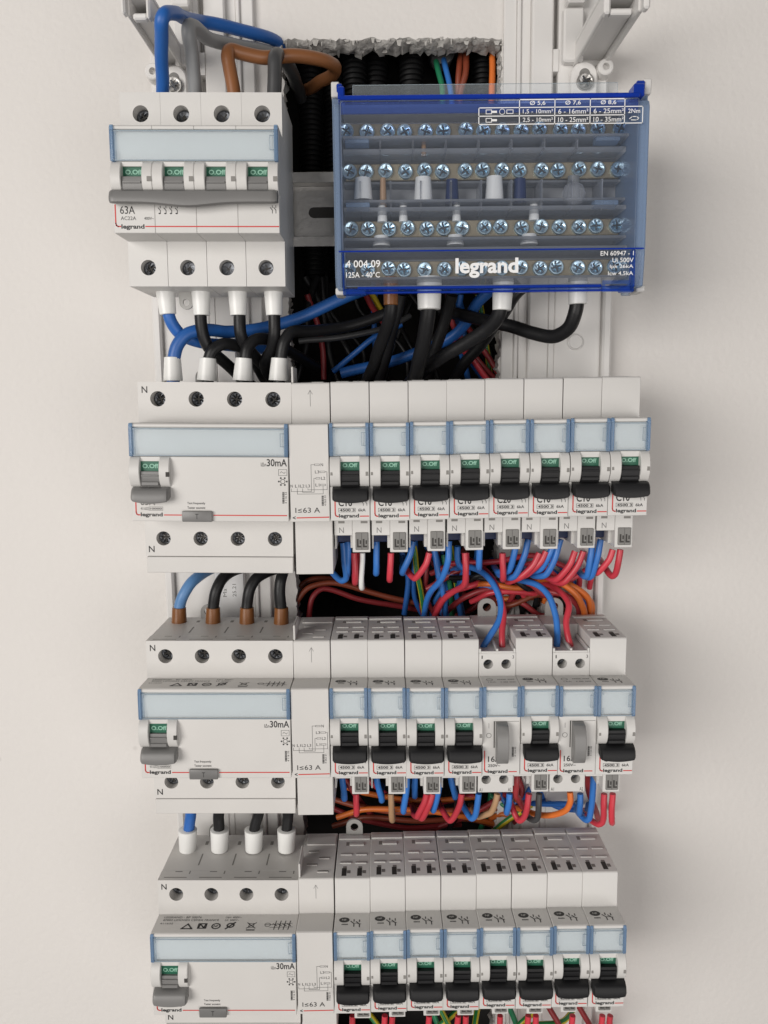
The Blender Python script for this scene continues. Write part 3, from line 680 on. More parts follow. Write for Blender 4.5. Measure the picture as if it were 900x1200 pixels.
# ------------------------------------------------------------------ isolator (four poles, one wide handle)
def make_isolator():
    t = thing('isolator_switch', 'four pole light grey isolator switch with one wide grey handle', 'isolator switch', ROWX[0], 0, ROWZ[0] + .4, roll=.011)
    p4 = 70.5 / 4
    for k in range(4):
        x = k * p4; h = MB()
        h.prism([(2, 40.2), (36, 40.2), (36, 21.6)] + NOSE[1:] + [(36, -21.6), (36, -41.2), (2, -41.2)], x + .04, x + p4 - .04, .18)
        h.holed(x + .04, x + p4 - .04, 21.62, 40.2, 36.02, 44, [(x + 9.0, 31.4, 3.5)]); h.holed(x + .1, x + p4 - .1, -41.2, -21.62, 36.02, 41, [(x + 8.9, -33.0, 3.4)])
        h.box(x + .04, x + p4 - .04, 55, 59.0, -21.6, -6.25, .2); h.box(x + 4.5, x + 13.3, 55, 59.2, 5.4, 7.25, .1); ears(h, ((x + .04, x + 4.5), (x + 13.3, x + p4 - .04)))
        h.build('pole_housing', 'housing', t, smooth=25)
        g = MB(); g.box(x + 4.5, x + 13.3, 54.5, 58.0, .4, 5.4); g.build('indicator', 'green', t)
        m = MB(); m.text('O.Off', x + 5.5, x + 12.6, 2.4, 4.4, 58.06, .03); m.build('indicator_lettering', 'pale_green', t, flat=True)
        b = MB(); arc = [(50 + 10.8 * math.cos(a), -1.2 + 10.8 * math.sin(a)) for a in [math.radians(q) for q in (-42, -30, -22, -16, -10, -4, 2, 8, 12)]]
        b.prism([(50, -8)] + arc + [(50, 1)], x + 4.7, x + 13.1, .1); b.box(x + 5, x + 12.8, 60.2, 61.4, -1.8, -.9, .15); b.build('rocker', 'grey_plastic', t, smooth=35)
        m = MB(); m.box(x + 15.6, x + p4 - .2, 61.7, 62.3, -1.3, .7); m.build('housing_slot', 'groove', t)
        for z, d, xx in ((31.4, 38.2, 9.0), (-33.0, 36.6, 8.9)):
            s = MB(); screw_mb(s, x + xx, d, z, 3.3, .5 + k, .5); s.build('terminal_screw', ['dark_metal', 'dark_slot'], t, smooth=40)
    def prof(u):
        e = max(0, 1 - min(u, 1 - u) / .02) ** 2 * .8; b = 1.5 * math.exp(-((u - .47) / .17) ** 2)
        return [(58.5, -5.4), (61.5, -4.8), (63.6 - e, -5.0 - e * .3), (65.0 - e, -6.0 - e * .4), (65.8 - e, -8.8 - b * .6 + e * .4), (65.6 - e, -10.2 - b + e * .5), (64.4 - e, -10.8 - b + e * .5), (60.4, -9.6), (59.2, -9.4)]
    m = MB(); bar_loft(m, .2, 70.2, prof, 60); m.build('handle', 'grey_plastic', t, smooth=35)
    label_holder(t, 70.4, 1.6)
    p = MB(); d = 59.07
    p.text('63A', 2.9, 9.2, -13.8, -10.6, d, .004); p.text('AC22A', 3.1, 9.6, -16.3, -14.8, d); p.text('400V~', 13, 17.2, -16.2, -15.0, d); p.text('legrand', 3.2, 13.0, -20.4, -18.0, d, .03)
    for k in range(4): contact_symbol(p, 20 + 2.4 * k, -13.6, 3, d); p.disc(19.6 + 2.4 * k, -13.6, .45, .3, d, 8)
    contact_symbol(p, 67.5, -13.4, 3, d); contact_symbol(p, 69, -13.4, 3, d)
    p.build('lettering', 'print_black', t, flat=True)
    red_line(t, ((13.6, 70.0),), x=.9, z0=-10.2, z1=-18.9, xe=2.8)
    rail_clip(t, 17.5, -41.2, 6.5, 8.0, 20, -1)
    return t

ORD = ['first', 'second', 'third', 'fourth', 'fifth', 'sixth', 'seventh', 'eighth']
isolator = make_isolator()
rcd = make_rcd(); module = make_module(); brk = make_breaker(); relay = make_relay()
RCD_DZ = {1: (.1, .017), 2: (.2, .0115), 3: (-.9, .013)}
RATE = {1: ['C16', 'C16', 'C16', 'C16', 'C20', 'C10', 'C10', 'C10'], 2: ['C16', 'C16', 'C16', 'C16', None, 'C10', None, 'C10'], 3: ['C16'] * 8}
used = set()
def place(proto, x, z, roll=0.0):
    o = proto if proto.name not in used else copy_tree(proto)
    used.add(proto.name); o.location = (x * MM, 0, z * MM); o.rotation_euler = (0, roll, 0)
    return o
protos = {1: None}
ROWL = {1: 'right below the terminal block', 2: 'with the two relays', 3: 'underneath the relays'}
for r in (1, 2, 3):
    dz, roll = RCD_DZ[r]
    o = place(rcd, ROWX[r], ROWZ[r] + dz + (roll * 35), roll)
    tag(o, 'four pole 30mA device with small grey toggle, ' + {1: 'fed by white sleeves under the isolator', 2: 'fed by brown sleeved cables', 3: 'fed by white sleeves beneath the relays'}[r], 'residual current device', 'residual current devices')
    # breakers climb a little towards the right end
    zc = lambda c: {1: -.55 + 1.35 * (c - 4) / 9, 2: -.25 - .25 * (c - 4) / 9, 3: -.6 + 1.9 * (c - 4) / 9}[r]
    o = place(module, ROWX[r] + 4 * P - .25, ROWZ[r] + zc(4))
    tag(o, 'one wide I≤63 A connection module with wiring diagram, row ' + ROWL[r], 'connection module', 'connection modules')
    for k in range(8):
        x = ROWX[r] + (5 + k) * P; z = ROWZ[r] + zc(5 + k) + random.uniform(-.1, .1)
        if RATE[r][k] is None:
            o = place(relay, x, z); tag(o, 'two terminal relay with grey lever, ' + {4: 'beside the fourth breaker', 6: 'next to the last breaker'}[k] + ' of its row', 'relay', 'relays with grey levers')
        else:
            o = place(brk, x + random.uniform(-.06, .06), z + random.uniform(-.12, .12), random.uniform(-.007, .005)); o.location.y = -random.uniform(-.35, .35) * MM
            tag(o, {1: RATE[r][k] + ' breaker', 2: 'Black toggle breaker', 3: 'Black toggle breaker'}[r] + ', ' + (ORD[k] + ' device after' if k < 7 else 'last device after') + ' connection module, row ' + ROWL[r], 'breaker', 'breakers ' + ROWL[r])
            o['rate'] = RATE[r][k]
rate_mesh = {}
for o in [o for o in COL.objects if o.type == 'EMPTY' and 'rate' in o.keys()]:
    s = o['rate']; del o['rate']
    if s not in rate_mesh:
        rating(o, s); rate_mesh[s] = [c for c in o.children if c.name.startswith('rating_lettering')][0].data
    else:
        c = bpy.data.objects.new('rating_lettering', rate_mesh[s]); COL.objects.link(c); c.parent = o
for o in [o for o in COL.objects if o.name.startswith('residual_current_device') and o.location.z < -.2]: pass
# tab standing behind the last row's first breaker
tabt = [o for o in COL.objects if o.type == 'EMPTY' and o.get('label', '').startswith('Black toggle breaker, first') and 'underneath' in o['label']][0]
rail_clip(tabt, 4.0, 40.2, 9.0, 9.0, 2)

# ------------------------------------------------------------------ distribution terminal block under its clear cover
def make_block():
    bx0 = 92.0; bz = 124.3
    t = thing('terminal_block', 'blue tinted see-through terminal block full of screws beside the isolator', 'terminal block', bx0, 0, bz)
    Z = lambda z: z - bz; X = lambda x: x - bx0
    W = 134.5
    b = MB(); b.box(3, W - 5, 5, 14, -38, 37, .5); b.box(3, W - 5, 14, 26, -34, 33, .5); b.build('base', 'base_grey', t)
    for k, (x0, x1) in enumerate(((0.2, 3.4), (W - 5.4, W - .5))):
        e = MB(); e.prism([(5, 38), (48, 38), (54, 34), (54, -40), (50, -44), (30, -44), (5, -38)], x0, x1, .6); e.build('end_plate', 'end_plate', t)
        a = MB(); xa = 0 if k == 0 else W - 3.2
        a.box(xa, xa + 3.4, 44, 56, 33.5, 39.6, .4); a.build('end_tab', 'housing', t); a = MB(); a.box(xa + .2, xa + 4.2, 42, 54, -47.2, -44.1, .5); a.build('end_tab', 'housing', t)
        c = MB(); xc = 3.5 if k == 0 else W - 8.4
        c.box(xc + (0 if k else -.6), xc + (4.6 if k else 2.2), 52, 60, 31.2, 36.4, .5); c.box(xc + (2 if k else -1.2), xc + (5.6 if k else 1.2), 50, 57, 35, 38.6, .5); c.build('cover_hinge', 'cover_deep', t)
    rows = [(150.0, 37, 0), (133.5, 35, 1), (108.3, 37, 2), (90.0, 40, 3)]
    random.seed(21)
    for z, d, i in rows:
        m = MB(); m.box(4.5, W - 6, d - 8.5, d - 1.6, Z(z) - 3.6, Z(z) + 3.6, .3); bar = m.build('busbar', 'brass', t)
        x = 6.0 if i != 3 else 5.4
        for k in range(15):
            xx = x + k * 8.62 + random.uniform(-.9, .9); zz = Z(z) + random.uniform(-.35, .35)
            s = MB(); screw_mb(s, 0, 0, 0, 3.35, random.uniform(0, 1.5), .9, n=16)
            o = s.build('screw', ['zinc', 'dark_metal'], bar, smooth=12); o.location = (xx * MM, -d * MM, zz * MM)
            if i in (0, 3):
                s = MB(); s.box(xx - 2.2, xx + 2.2, d - 1.5, d - .2, Z(z) - 4.6, Z(z) - 3.4, .2); 
    # clear shelves between the levels
    sh = MB()
    for z, h, d in ((157.5, 1.2, 46), (144.4, 1.2, 47), (139.6, 2.4, 43), (128.2, 1.0, 36), (118.5, 1.2, 44), (114.6, 1.8, 46), (101.8, 1.2, 47), (97.0, 1.4, 49), (84.5, 1.0, 50)):
        q = MB(); q.box(4, W - 6, 16, d, Z(z) - h / 2, Z(z) + h / 2, .2); q.build('divider', 'shelf_clear', t)
    for k in range(9):
        q = MB(); x = 11 + k * 13.4; q.box(x, x + .8, 18, 42, Z(114.5), Z(127.5)); q.build('divider', 'shelf_clear', t)
    for k in range(7):
        q = MB(); x = 20 + k * 14.4; q.box(x, x + .7, 18, 44, Z(139.8), Z(144)); q.build('divider', 'shelf_clear', t)
    for x in (W - 20, 5):
        for z in (143.4, 116.6):
            q = MB(); q.prism([(40, Z(z) - 1.6), (46, Z(z) - 1.0), (46, Z(z) + 1.0), (40, Z(z) + 1.6)], x, x + 10.5, .3); q.build('cover_catch', 'end_plate', t)
    q = MB(); q.cyl((X(198), 42, Z(121)), 'd', [(0, 5.4), (2, 5), (3, 4)], 8); q.build('divider', 'shelf_clear', t)
    # sleeves and wire ends seen inside
    for x, z0, z1, mat, r in ((104.5, 120.5, 130, 'sleeve_white', 4.3), (131.5, 119.5, 130, 'sleeve_white', 4.3), (163.5, 119.5, 130, 'sleeve_white', 4.3), (144.5, 118, 129, 'blue_insert', 3.2), (175, 118, 129, 'blue_insert', 3.2), (199, 120, 130, 'wire_grey', 3.2), (113.5, 117, 130, 'wire_tan', 1.6),
                              (112.5, 100.5, 105, 'sleeve_white', 4), (146, 100.5, 105, 'sleeve_white', 4), (179.5, 100.5, 105, 'sleeve_white', 4), (113, 111, 118, 'sleeve_white', 2.3), (122.5, 111, 118, 'sleeve_white', 2), (146.5, 111, 118, 'sleeve_white', 2), (181.5, 111, 118, 'sleeve_white', 2.4), (131.8, 139, 145, 'wire_tan', 1.2)):
        q = MB(); q.cone((X(x), 37, Z(z0)), (X(x), 37, Z(z1)), r, r * .8, 16); q.build('wire_end', mat, t, smooth=40)
    # cover: clear front, tinted bands, deep blue edges
    c = MB(); c.box(3.7, W - 6, 58.8, 60.2, Z(94.2), Z(154.9), .4)
    cv = c.build('cover', 'cover_clear', t)
    q = MB(); q.box(4.4, W - 6.2, 59.0, 60.6, Z(79.6), Z(94.0), .5); q.build('lower_band', 'cover_clear', cv)
    q = MB(); q.box(3.7, W - 6, 58.6, 61.0, Z(155.0), Z(156.7), .3); q.build('cover_edge', 'cover_deep', cv)
    q = MB(); q.box(2.2, W - 2.4, 60.25, 60.9, Z(93.9), Z(94.5), .1); q.build('cover_edge', 'cover_deep', cv)
    q = MB(); q.box(10, W - 20, 57.5, 61.2, Z(78.4), Z(79.5), .3); q.box(5, W - 5.8, 55, 58, Z(77.0), Z(77.8), .2); q.build('cover_edge', 'cover_deep', cv)
    q = MB(); q.box(5, W - 5.8, 55, 57.4, Z(77.9), Z(79.4), .3); q.build('cover_edge', 'cover_blue', cv)
    for x0, x1 in ((3.7, 4.5), (W - 12, W - 6)):
        q = MB(); q.box(x0 if x0 < 50 else x1 - 1.6, x1, 58, 61.4, Z(78), Z(93.6), .3); q.box(x0, x0 + 10 if x0 < 50 else x1, 57, 60.9, Z(76.2), Z(78.6), .4); q.build('cover_latch', 'cover_blue', cv)
    q = MB(); q.frame(W - 20, W - 8, Z(76.3), Z(81), 61.5, 1.4); q.build('cover_latch', 'cover_blue', cv, flat=True)
    for x0, x1 in ((1.2, 3.6), (W - 5.8, W - 1.0)):
        q = MB(); q.prism([(40, 32), (57.5, 30.5), (58.6, 28), (58.6, Z(94.6)), (57.0, Z(79)), (40, Z(77))], x0, x1, .5); q.build('cover_side', 'end_plate', cv)
    # upper sheet behind the top edge
    q = MB(); q.box(9, W - 14, 55, 56, Z(155.2), Z(162.5), .2); q.build('top_guard', 'clear', t)
    q = MB(); q.box(4, W - 6, 57.6, 58.7, Z(150.2), Z(154.8), .2); q.build('tinted_band', 'cover_blue', cv)
    # white print on the cover
    p = MB(); d = 61.62
    p.text('legrand', 51.8, 78.6, Z(82.6), Z(90.8), d, .03)
    p.build('brand_lettering', 'print_white', cv, flat=True); p = MB()
    p.text('4 004 09', 5.2, 19.8, Z(87.4), Z(90.4), d, .008); p.text('125A - 40°C', 5.2, 19.6, Z(83.2), Z(85.6), d, .008)
    p.build('reference_lettering', 'print_white', cv, flat=True); p = MB()
    for s, x0, z in (('EN 60947 - 1', 113.5, 91.2), ('Ui 500V', 118.6, 88.4), ('Ipk 26kA', 117.6, 85.6), ('Icw 4,5kA', 116.9, 82.8)): p.text(s, x0, 127.6, Z(z), Z(z + 1.9), d, .006)
    p.build('standard_lettering', 'print_white', cv, flat=True); p = MB()
    d = 60.3
    U0, V0 = 97.0, 150.0
    hx = lambda u: 61.6 + (u - 558) * .3595; hz = lambda v: Z(154.5) - (v - 118) * .345
    w = .36
    for a, b, c, e in ((605, 727, 118, 118), (558, 748, 127, 127), (558, 727, 136.5, 136.5), (558, 748, 146, 146)): p.line([(hx(a), hz(c)), (hx(b), hz(e))], w, d)
    for u, a, b in ((605, 118, 146), (646, 118, 146), (687, 118, 146), (727, 118, 146), (558, 127, 146), (748, 127, 146)): p.line([(hx(u), hz(a)), (hx(u), hz(b))], w, d)
    for k, (s1, s2, s3) in enumerate((('Ø 5,6', '1,5 - 10mm²', '2,5 - 10mm²'), ('Ø 7,6', '6 - 16mm²', '10 - 25mm²'), ('Ø 8,6', '6 - 25mm²', '10 - 35mm²'))):
        u = 608 + 41 * k
        p.text(s1, hx(u + 9), hx(u + 27), hz(125), hz(119.5), d, .008); p.text(s2, hx(u + 1), hx(u + 36), hz(134.6), hz(129), d, .004); p.text(s3, hx(u + 1), hx(u + 36), hz(144.2), hz(138.6), d, .004)
    p.text('2Nm', hx(731), hx(745), hz(134.5), hz(129.5), d, .008)
    p.line([(hx(733), hz(141)), (hx(736), hz(138.6)), (hx(741), hz(138.6)), (hx(744), hz(140.5)), (hx(741), hz(142.6)), (hx(735), hz(142.4))], .3, d)
    for v in (131.6, 141.2):
        p.frame(hx(566), hx(573), hz(v + 2.6), hz(v - 2.6), d, .25); p.rect(hx(573), hx(579), hz(v + 1.2), hz(v - 1.2), d)
        if v < 135: p.ring(hx(585), hz(v), 1.2, .2, d); p.frame(hx(590), hx(598), hz(v + 2.4), hz(v - 2.4), d, .25)
    p.build('table_print', 'print_white', cv, flat=True)
    return t
make_block()

# ------------------------------------------------------------------ cables and wires
SOME = {}
def wire(label, mat, r, pts, cat='wire', group=None, sleeves=(), name='wire', n=12):
    o = tube(name, pts, r, mat, n, uv=(mat == 'wire_earth'))
    tag(o, label, cat, group or 'thin wires between the rows')
    for (a, b, ra, rb, sm) in sleeves:
        m = MB(); m.cone((a[0], a[2], a[1]), (b[0], b[2], b[1]), ra, rb, 24)
        # a thin rim
        m.cone((b[0], b[2], b[1]), (b[0] * 1.0 + (b[0] - a[0]) * .02, b[2] + (b[2] - a[2]) * .02, b[1] + (b[1] - a[1]) * .02), rb, rb * .93, 24)
        m.build('sleeve', sm, o, smooth=40)
    return o
wire('thick blue cable rising out of the isolator and bending towards the opening', 'cable_blue', 2.9, [(13.2, 160.1, 24.0), (14.8, 169.8, 31.0), (18.0, 178.7, 42.0), (20.8, 185.2, 51.0), (22.2, 188.8, 55.0), (23.5, 191.9, 54.0), (24.6, 195.9, 45.0), (25.3, 202.4, 27.0), (29.0, 207.1, 12.0), (38.4, 208.7, 3.0), (52.1, 210.6, -9.0), (60.8, 212.0, -23.0), (64.5, 212.2, -40.0)], cat='cable', group='thick supply cables', name='cable')
wire('thick grey cable rising out of the isolator beside the blue one', 'wire_grey', 3.1, [(28.1, 160.0, 24.0), (28.7, 170.7, 28.0), (29.4, 184.9, 35.0), (29.4, 189.9, 38.0), (30.0, 193.7, 38.0), (31.7, 195.5, 33.0), (34.2, 196.0, 20.0), (43.4, 200.3, 3.0), (55.3, 204.4, -14.0), (63.9, 207.4, -32.0), (66.4, 205.8, -50.0)], cat='cable', group='thick supply cables', name='cable')
wire('thick brown cable rising out of the isolator and looping over its top', 'wire_brown', 3.1, [(46.2, 161.7, 24.0), (45.8, 172.0, 24.0), (44.6, 181.9, 24.0), (43.8, 187.0, 24.0), (44.5, 190.3, 22.0), (48.8, 190.0, 20.0), (59.3, 189.2, 17.0), (72.8, 191.1, 13.0), (85.5, 192.2, 6.0), (90.6, 192.6, -3.0), (89.2, 192.1, -13.0), (82.0, 193.4, -24.0), (73.6, 197.4, -45.0)], cat='cable', group='thick supply cables', name='cable')
wire('thick charcoal cable standing in the isolator terminal next to the opening', 'wire_charcoal', 3.3, [(64.2, 161.5, 24.0), (64.1, 171.8, 24.0), (64.3, 179.9, 24.0), (64.8, 185.7, 23.0), (65.8, 189.9, 18.0), (67.4, 190.9, 8.0), (68.9, 192.0, -8.0), (69.8, 194.2, -28.0), (69.4, 194.9, -50.0)], cat='cable', group='thick supply cables', name='cable')
wire('blue cable in a white sleeve leaving the underside of the isolator', 'cable_blue', 2.9, [(9.9, 88.2, 22.0), (10.2, 76.3, 22.0), (11.6, 69.3, 21.0), (15.5, 63.5, 18.0), (23.1, 60.2, 12.0), (32.8, 59.8, 4.0), (46.9, 58.8, -10.0), (62.3, 56.7, -30.0)], cat='cable', group='cables between isolator and the device below', sleeves=[((9.4, 86.2, 22.0), (10.4, 73.2, 22.0), 4.6, 3.9, 'sleeve_white')], name='cable')
wire('blue cable bending from the white sleeve up to the terminal block', 'cable_blue', 3.1, [(11.3, 40.2, 22.0), (12.2, 50.3, 22.0), (14.2, 58.4, 22.0), (19.1, 64.0, 21.0), (26.5, 65.9, 17.0), (36.4, 65.7, 8.0), (53.1, 68.3, 0.0), (70.0, 73.1, -4.0), (91.8, 82.9, -6.0), (109.3, 89.3, -8.0)], cat='cable', group='cables between isolator and the device below', sleeves=[((11.4, 41.8, 22.0), (11.5, 52.8, 22.0), 4.6, 3.9, 'sleeve_white')], name='cable')
wire('black cable in a white sleeve under the next isolator terminal from the blue cable', 'wire_black', 2.9, [(26.1, 88.0, 22.0), (26.3, 72.2, 22.0), (26.5, 63.5, 21.0), (28.3, 57.6, 19.0), (32.4, 52.6, 12.0), (39.3, 44.6, 0.0), (45.4, 38.3, -15.0)], cat='cable', group='cables between isolator and the device below', sleeves=[((26.4, 86.0, 22.0), (26.5, 72.6, 22.0), 4.6, 3.9, 'sleeve_white')], name='cable')
wire('black cable in a white sleeve under the third isolator terminal from the blue cable', 'wire_black', 2.9, [(43.9, 87.8, 22.0), (44.6, 72.0, 22.0), (44.9, 63.3, 21.0), (46.1, 58.4, 17.0), (49.5, 52.7, 8.0), (55.4, 45.6, -10.0)], cat='cable', group='cables between isolator and the device below', sleeves=[((43.8, 85.9, 22.0), (44.0, 72.4, 22.0), 4.6, 3.9, 'sleeve_white')], name='cable')
wire('black cable in a white sleeve under the last isolator terminal from the blue cable', 'wire_black', 2.9, [(60.9, 87.7, 22.0), (61.2, 71.8, 22.0), (60.9, 63.2, 21.0), (58.5, 57.0, 17.0), (53.9, 50.4, 10.0), (55.5, 42.5, -8.0)], cat='cable', group='cables between isolator and the device below', sleeves=[((60.8, 85.7, 22.0), (61.0, 72.2, 22.0), 4.6, 3.9, 'sleeve_white')], name='cable')
wire('black cable in a white sleeve entering the next terminal above the toggle device', 'wire_black', 2.9, [(27.8, 40.0, 22.0), (29.0, 50.2, 22.0), (31.3, 55.8, 22.0), (36.6, 59.1, 19.0), (43.8, 57.5, 11.0), (48.2, 50.9, 0.0), (49.4, 42.9, -20.0)], cat='cable', group='cables between isolator and the device below', sleeves=[((27.6, 41.7, 22.0), (28.5, 52.2, 22.0), 4.8, 3.9, 'sleeve_white')], name='cable')
wire('black cable in a white sleeve entering the third terminal above the toggle device', 'wire_black', 2.9, [(45.1, 39.8, 22.0), (46.2, 50.0, 22.0), (47.7, 56.8, 22.0), (51.9, 61.0, 19.0), (58.4, 60.8, 9.0), (66.9, 55.5, -8.0), (76.1, 49.7, -30.0)], cat='cable', group='cables between isolator and the device below', sleeves=[((44.9, 41.5, 22.0), (45.7, 52.0, 22.0), 4.8, 3.9, 'sleeve_white')], name='cable')
wire('black cable in a white sleeve entering the last terminal above the toggle device', 'wire_black', 2.9, [(62.3, 39.7, 22.0), (63.5, 49.8, 22.0), (65.4, 59.0, 22.0), (68.9, 64.4, 19.0), (77.4, 65.7, 8.0), (91.6, 68.2, -4.0), (109.1, 73.7, -10.0), (122.4, 79.0, -12.0)], cat='cable', group='cables between isolator and the device below', sleeves=[((62.2, 41.3, 22.0), (62.9, 51.8, 22.0), 4.8, 3.9, 'sleeve_white')], name='cable')
wire('black cable in a brown sleeve hanging from the terminal block', 'wire_black', 3.1, [(116.6, 85.1, 36.0), (116.5, 77.5, 36.0), (116.1, 69.4, 33.0), (113.2, 61.2, 24.0), (109.0, 51.9, 10.0), (104.2, 39.8, -10.0)], cat='cable', group='cables hanging from the terminal block', sleeves=[((116.6, 87.0, 36.0), (116.5, 74.8, 36.0), 3.6, 3.3, 'sleeve_brown')], name='cable')
wire('black cable in a white sleeve hanging straight down from the terminal block', 'wire_black', 3.6, [(134.2, 84.9, 36.0), (134.1, 77.3, 36.0), (133.5, 68.0, 33.0), (131.8, 56.8, 26.0), (129.4, 47.3, 16.0), (127.0, 37.2, 0.0)], cat='cable', group='cables hanging from the terminal block', sleeves=[((134.2, 86.8, 36.0), (134.1, 72.7, 36.0), 5.9, 5.2, 'sleeve_white')], name='cable')
wire('black cable in a white sleeve sweeping diagonally from the terminal block into the opening', 'wire_black', 3.4, [(167.8, 84.5, 36.0), (167.4, 76.9, 36.0), (165.8, 69.5, 34.0), (160.7, 63.1, 28.0), (152.3, 57.8, 20.0), (142.6, 52.7, 12.0), (133.4, 46.5, 4.0), (126.4, 39.5, -6.0)], cat='cable', group='cables hanging from the terminal block', sleeves=[((168.1, 86.4, 36.0), (167.5, 72.0, 36.0), 4.9, 4.3, 'sleeve_white')], name='cable')
wire('black cable in a white sleeve bending sideways below the terminal block over the chassis', 'wire_black', 3.3, [(202.1, 86.1, 36.0), (202.3, 78.5, 36.0), (201.9, 70.6, 35.0), (199.9, 64.0, 31.0), (193.8, 60.7, 24.0), (185.9, 63.0, 16.0), (176.8, 66.7, 8.0), (167.3, 70.0, 0.0), (155.6, 74.3, -12.0), (145.5, 78.0, -25.0)], cat='cable', group='cables hanging from the terminal block', sleeves=[((202.1, 86.1, 36.0), (202.4, 74.3, 36.0), 4.4, 4.2, 'sleeve_white')], name='cable')
wire('black cable running behind the white sleeves under the terminal block', 'wire_black', 3.0, [(184.6, 88.1, 10.0), (178.3, 82.3, 8.0), (173.4, 73.5, 2.0), (166.2, 63.0, -8.0), (156.3, 50.6, -18.0), (150.4, 39.7, -28.0)], cat='cable', group='cables hanging from the terminal block', name='cable')
wire('thick blue cable crossing the opening under the terminal block', 'cable_blue', 2.9, [(168.5, 86.8, -10.0), (162.4, 80.9, -14.0), (156.4, 70.7, -20.0), (145.6, 62.4, -26.0), (122.6, 53.8, -30.0), (89.9, 46.0, -32.0)], cat='cable', group='cables hanging from the terminal block', name='cable')
wire('light blue cable in a brown sleeve feeding the relay row', 'cable_skyblue', 2.9, [(5.8, -83.3, 11.2), (6.1, -77.4, 11.2), (7.2, -71.6, 11.2), (9.2, -66.6, 11.2), (12.2, -61.1, 8.2), (16.6, -57.7, -0.8), (24.0, -55.4, -13.8)], cat='cable', group='cables feeding the relay row', sleeves=[((5.8, -82.0, 11.2), (6.2, -73.4, 11.2), 3.9, 3.5, 'sleeve_brown')], name='cable')
wire('black cable in a brown sleeve next to the light blue cable', 'wire_black', 2.9, [(23.4, -83.3, 12.0), (23.7, -77.4, 12.0), (24.1, -71.6, 12.0), (25.5, -64.4, 12.0), (28.7, -58.8, 9.0), (34.6, -56.4, -0.0), (47.1, -55.5, -13.0)], cat='cable', group='cables feeding the relay row', sleeves=[((23.5, -82.0, 12.0), (23.9, -73.4, 12.0), 3.9, 3.5, 'sleeve_brown')], name='cable')
wire('black cable in a brown sleeve, middle black one of the relay row feed', 'wire_black', 2.9, [(41.1, -83.3, 12.7), (41.3, -77.4, 12.7), (41.7, -71.6, 12.7), (43.1, -64.4, 12.7), (46.3, -58.9, 9.7), (52.6, -56.4, 0.7), (65.6, -55.6, -12.3)], cat='cable', group='cables feeding the relay row', sleeves=[((41.1, -82.0, 12.7), (41.4, -73.4, 12.7), 3.9, 3.5, 'sleeve_brown')], name='cable')
wire('black cable in a brown sleeve right beside the connection module', 'wire_black', 2.9, [(58.9, -83.3, 13.5), (59.0, -77.4, 13.5), (59.0, -71.6, 13.5), (59.0, -64.4, 13.5), (59.5, -58.4, 12.5), (60.5, -54.1, 5.5), (65.9, -53.1, -11.5)], cat='cable', group='cables feeding the relay row', sleeves=[((58.9, -82.0, 13.5), (59.2, -73.4, 13.5), 3.9, 3.5, 'sleeve_brown')], name='cable')
wire('blue cable in a white sleeve feeding the row beneath the relays', 'cable_blue', 2.9, [(6.0, -205.4, 16.7), (6.3, -198.0, 16.7), (7.1, -190.6, 16.7), (8.3, -185.3, 16.7), (9.4, -179.6, 16.7), (10.5, -175.6, 10.7), (12.0, -175.3, -3.3)], cat='cable', group='cables feeding the row beneath the relays', sleeves=[((6.1, -204.0, 16.7), (6.6, -192.6, 16.7), 4.4, 4.9, 'sleeve_white')], name='cable')
wire('black cable in a white sleeve next to the blue one beneath the relays', 'wire_black', 2.9, [(23.0, -205.4, 17.0), (23.3, -198.0, 17.0), (23.6, -190.6, 17.0), (23.3, -185.3, 17.0), (24.0, -179.6, 17.0), (23.9, -175.5, 11.0), (23.9, -175.3, -3.0)], cat='cable', group='cables feeding the row beneath the relays', sleeves=[((23.1, -204.0, 17.0), (23.5, -192.6, 17.0), 4.4, 4.9, 'sleeve_white')], name='cable')
wire('black cable in a white sleeve, middle black one beneath the relays', 'wire_black', 2.9, [(41.3, -205.4, 17.4), (41.5, -198.0, 17.4), (42.7, -190.7, 17.4), (44.2, -185.4, 17.4), (45.7, -179.7, 17.4), (46.8, -175.6, 11.4), (48.5, -175.4, -2.6)], cat='cable', group='cables feeding the row beneath the relays', sleeves=[((41.3, -204.0, 17.4), (41.7, -192.6, 17.4), 4.4, 4.9, 'sleeve_white')], name='cable')
wire('black cable in a white sleeve beside the connection module beneath the relays', 'wire_black', 2.9, [(58.7, -205.4, 17.8), (58.9, -198.0, 17.8), (59.5, -190.7, 17.8), (60.1, -185.4, 17.8), (60.7, -179.6, 17.8), (61.5, -175.6, 11.8), (66.5, -175.4, -2.2)], cat='cable', group='cables feeding the row beneath the relays', sleeves=[((58.7, -204.0, 17.8), (59.0, -192.6, 17.8), 4.4, 4.9, 'sleeve_white')], name='cable')
wire('blue wire under the first device right below the terminal block', 'wire_blue', 1.6, [(91.9, -38.1, 24.0), (92.4, -46.8, 24.0), (93.2, -56.2, 22.0), (90.4, -58.0, 20.0), (85.0, -54.8, 12.0), (78.0, -56.9, -30.0)], group='wires under the breakers right below the terminal block')
wire('blue wire under the first device right below the terminal block', 'wire_blue', 1.6, [(94.5, -37.3, 24.0), (94.2, -45.4, 24.0), (93.7, -54.1, 22.0), (93.4, -56.0, 17.0), (92.9, -56.2, 4.0), (91.4, -57.6, -30.0)], group='wires under the breakers right below the terminal block')
wire('red wire under the first device right below the terminal block', 'wire_red', 1.6, [(97.3, -43.3, 24.0), (97.4, -50.5, 24.0), (97.4, -58.0, 22.0), (97.3, -60.0, 17.0), (96.8, -60.3, 4.0), (95.7, -62.0, -30.0)], group='wires under the breakers right below the terminal block')
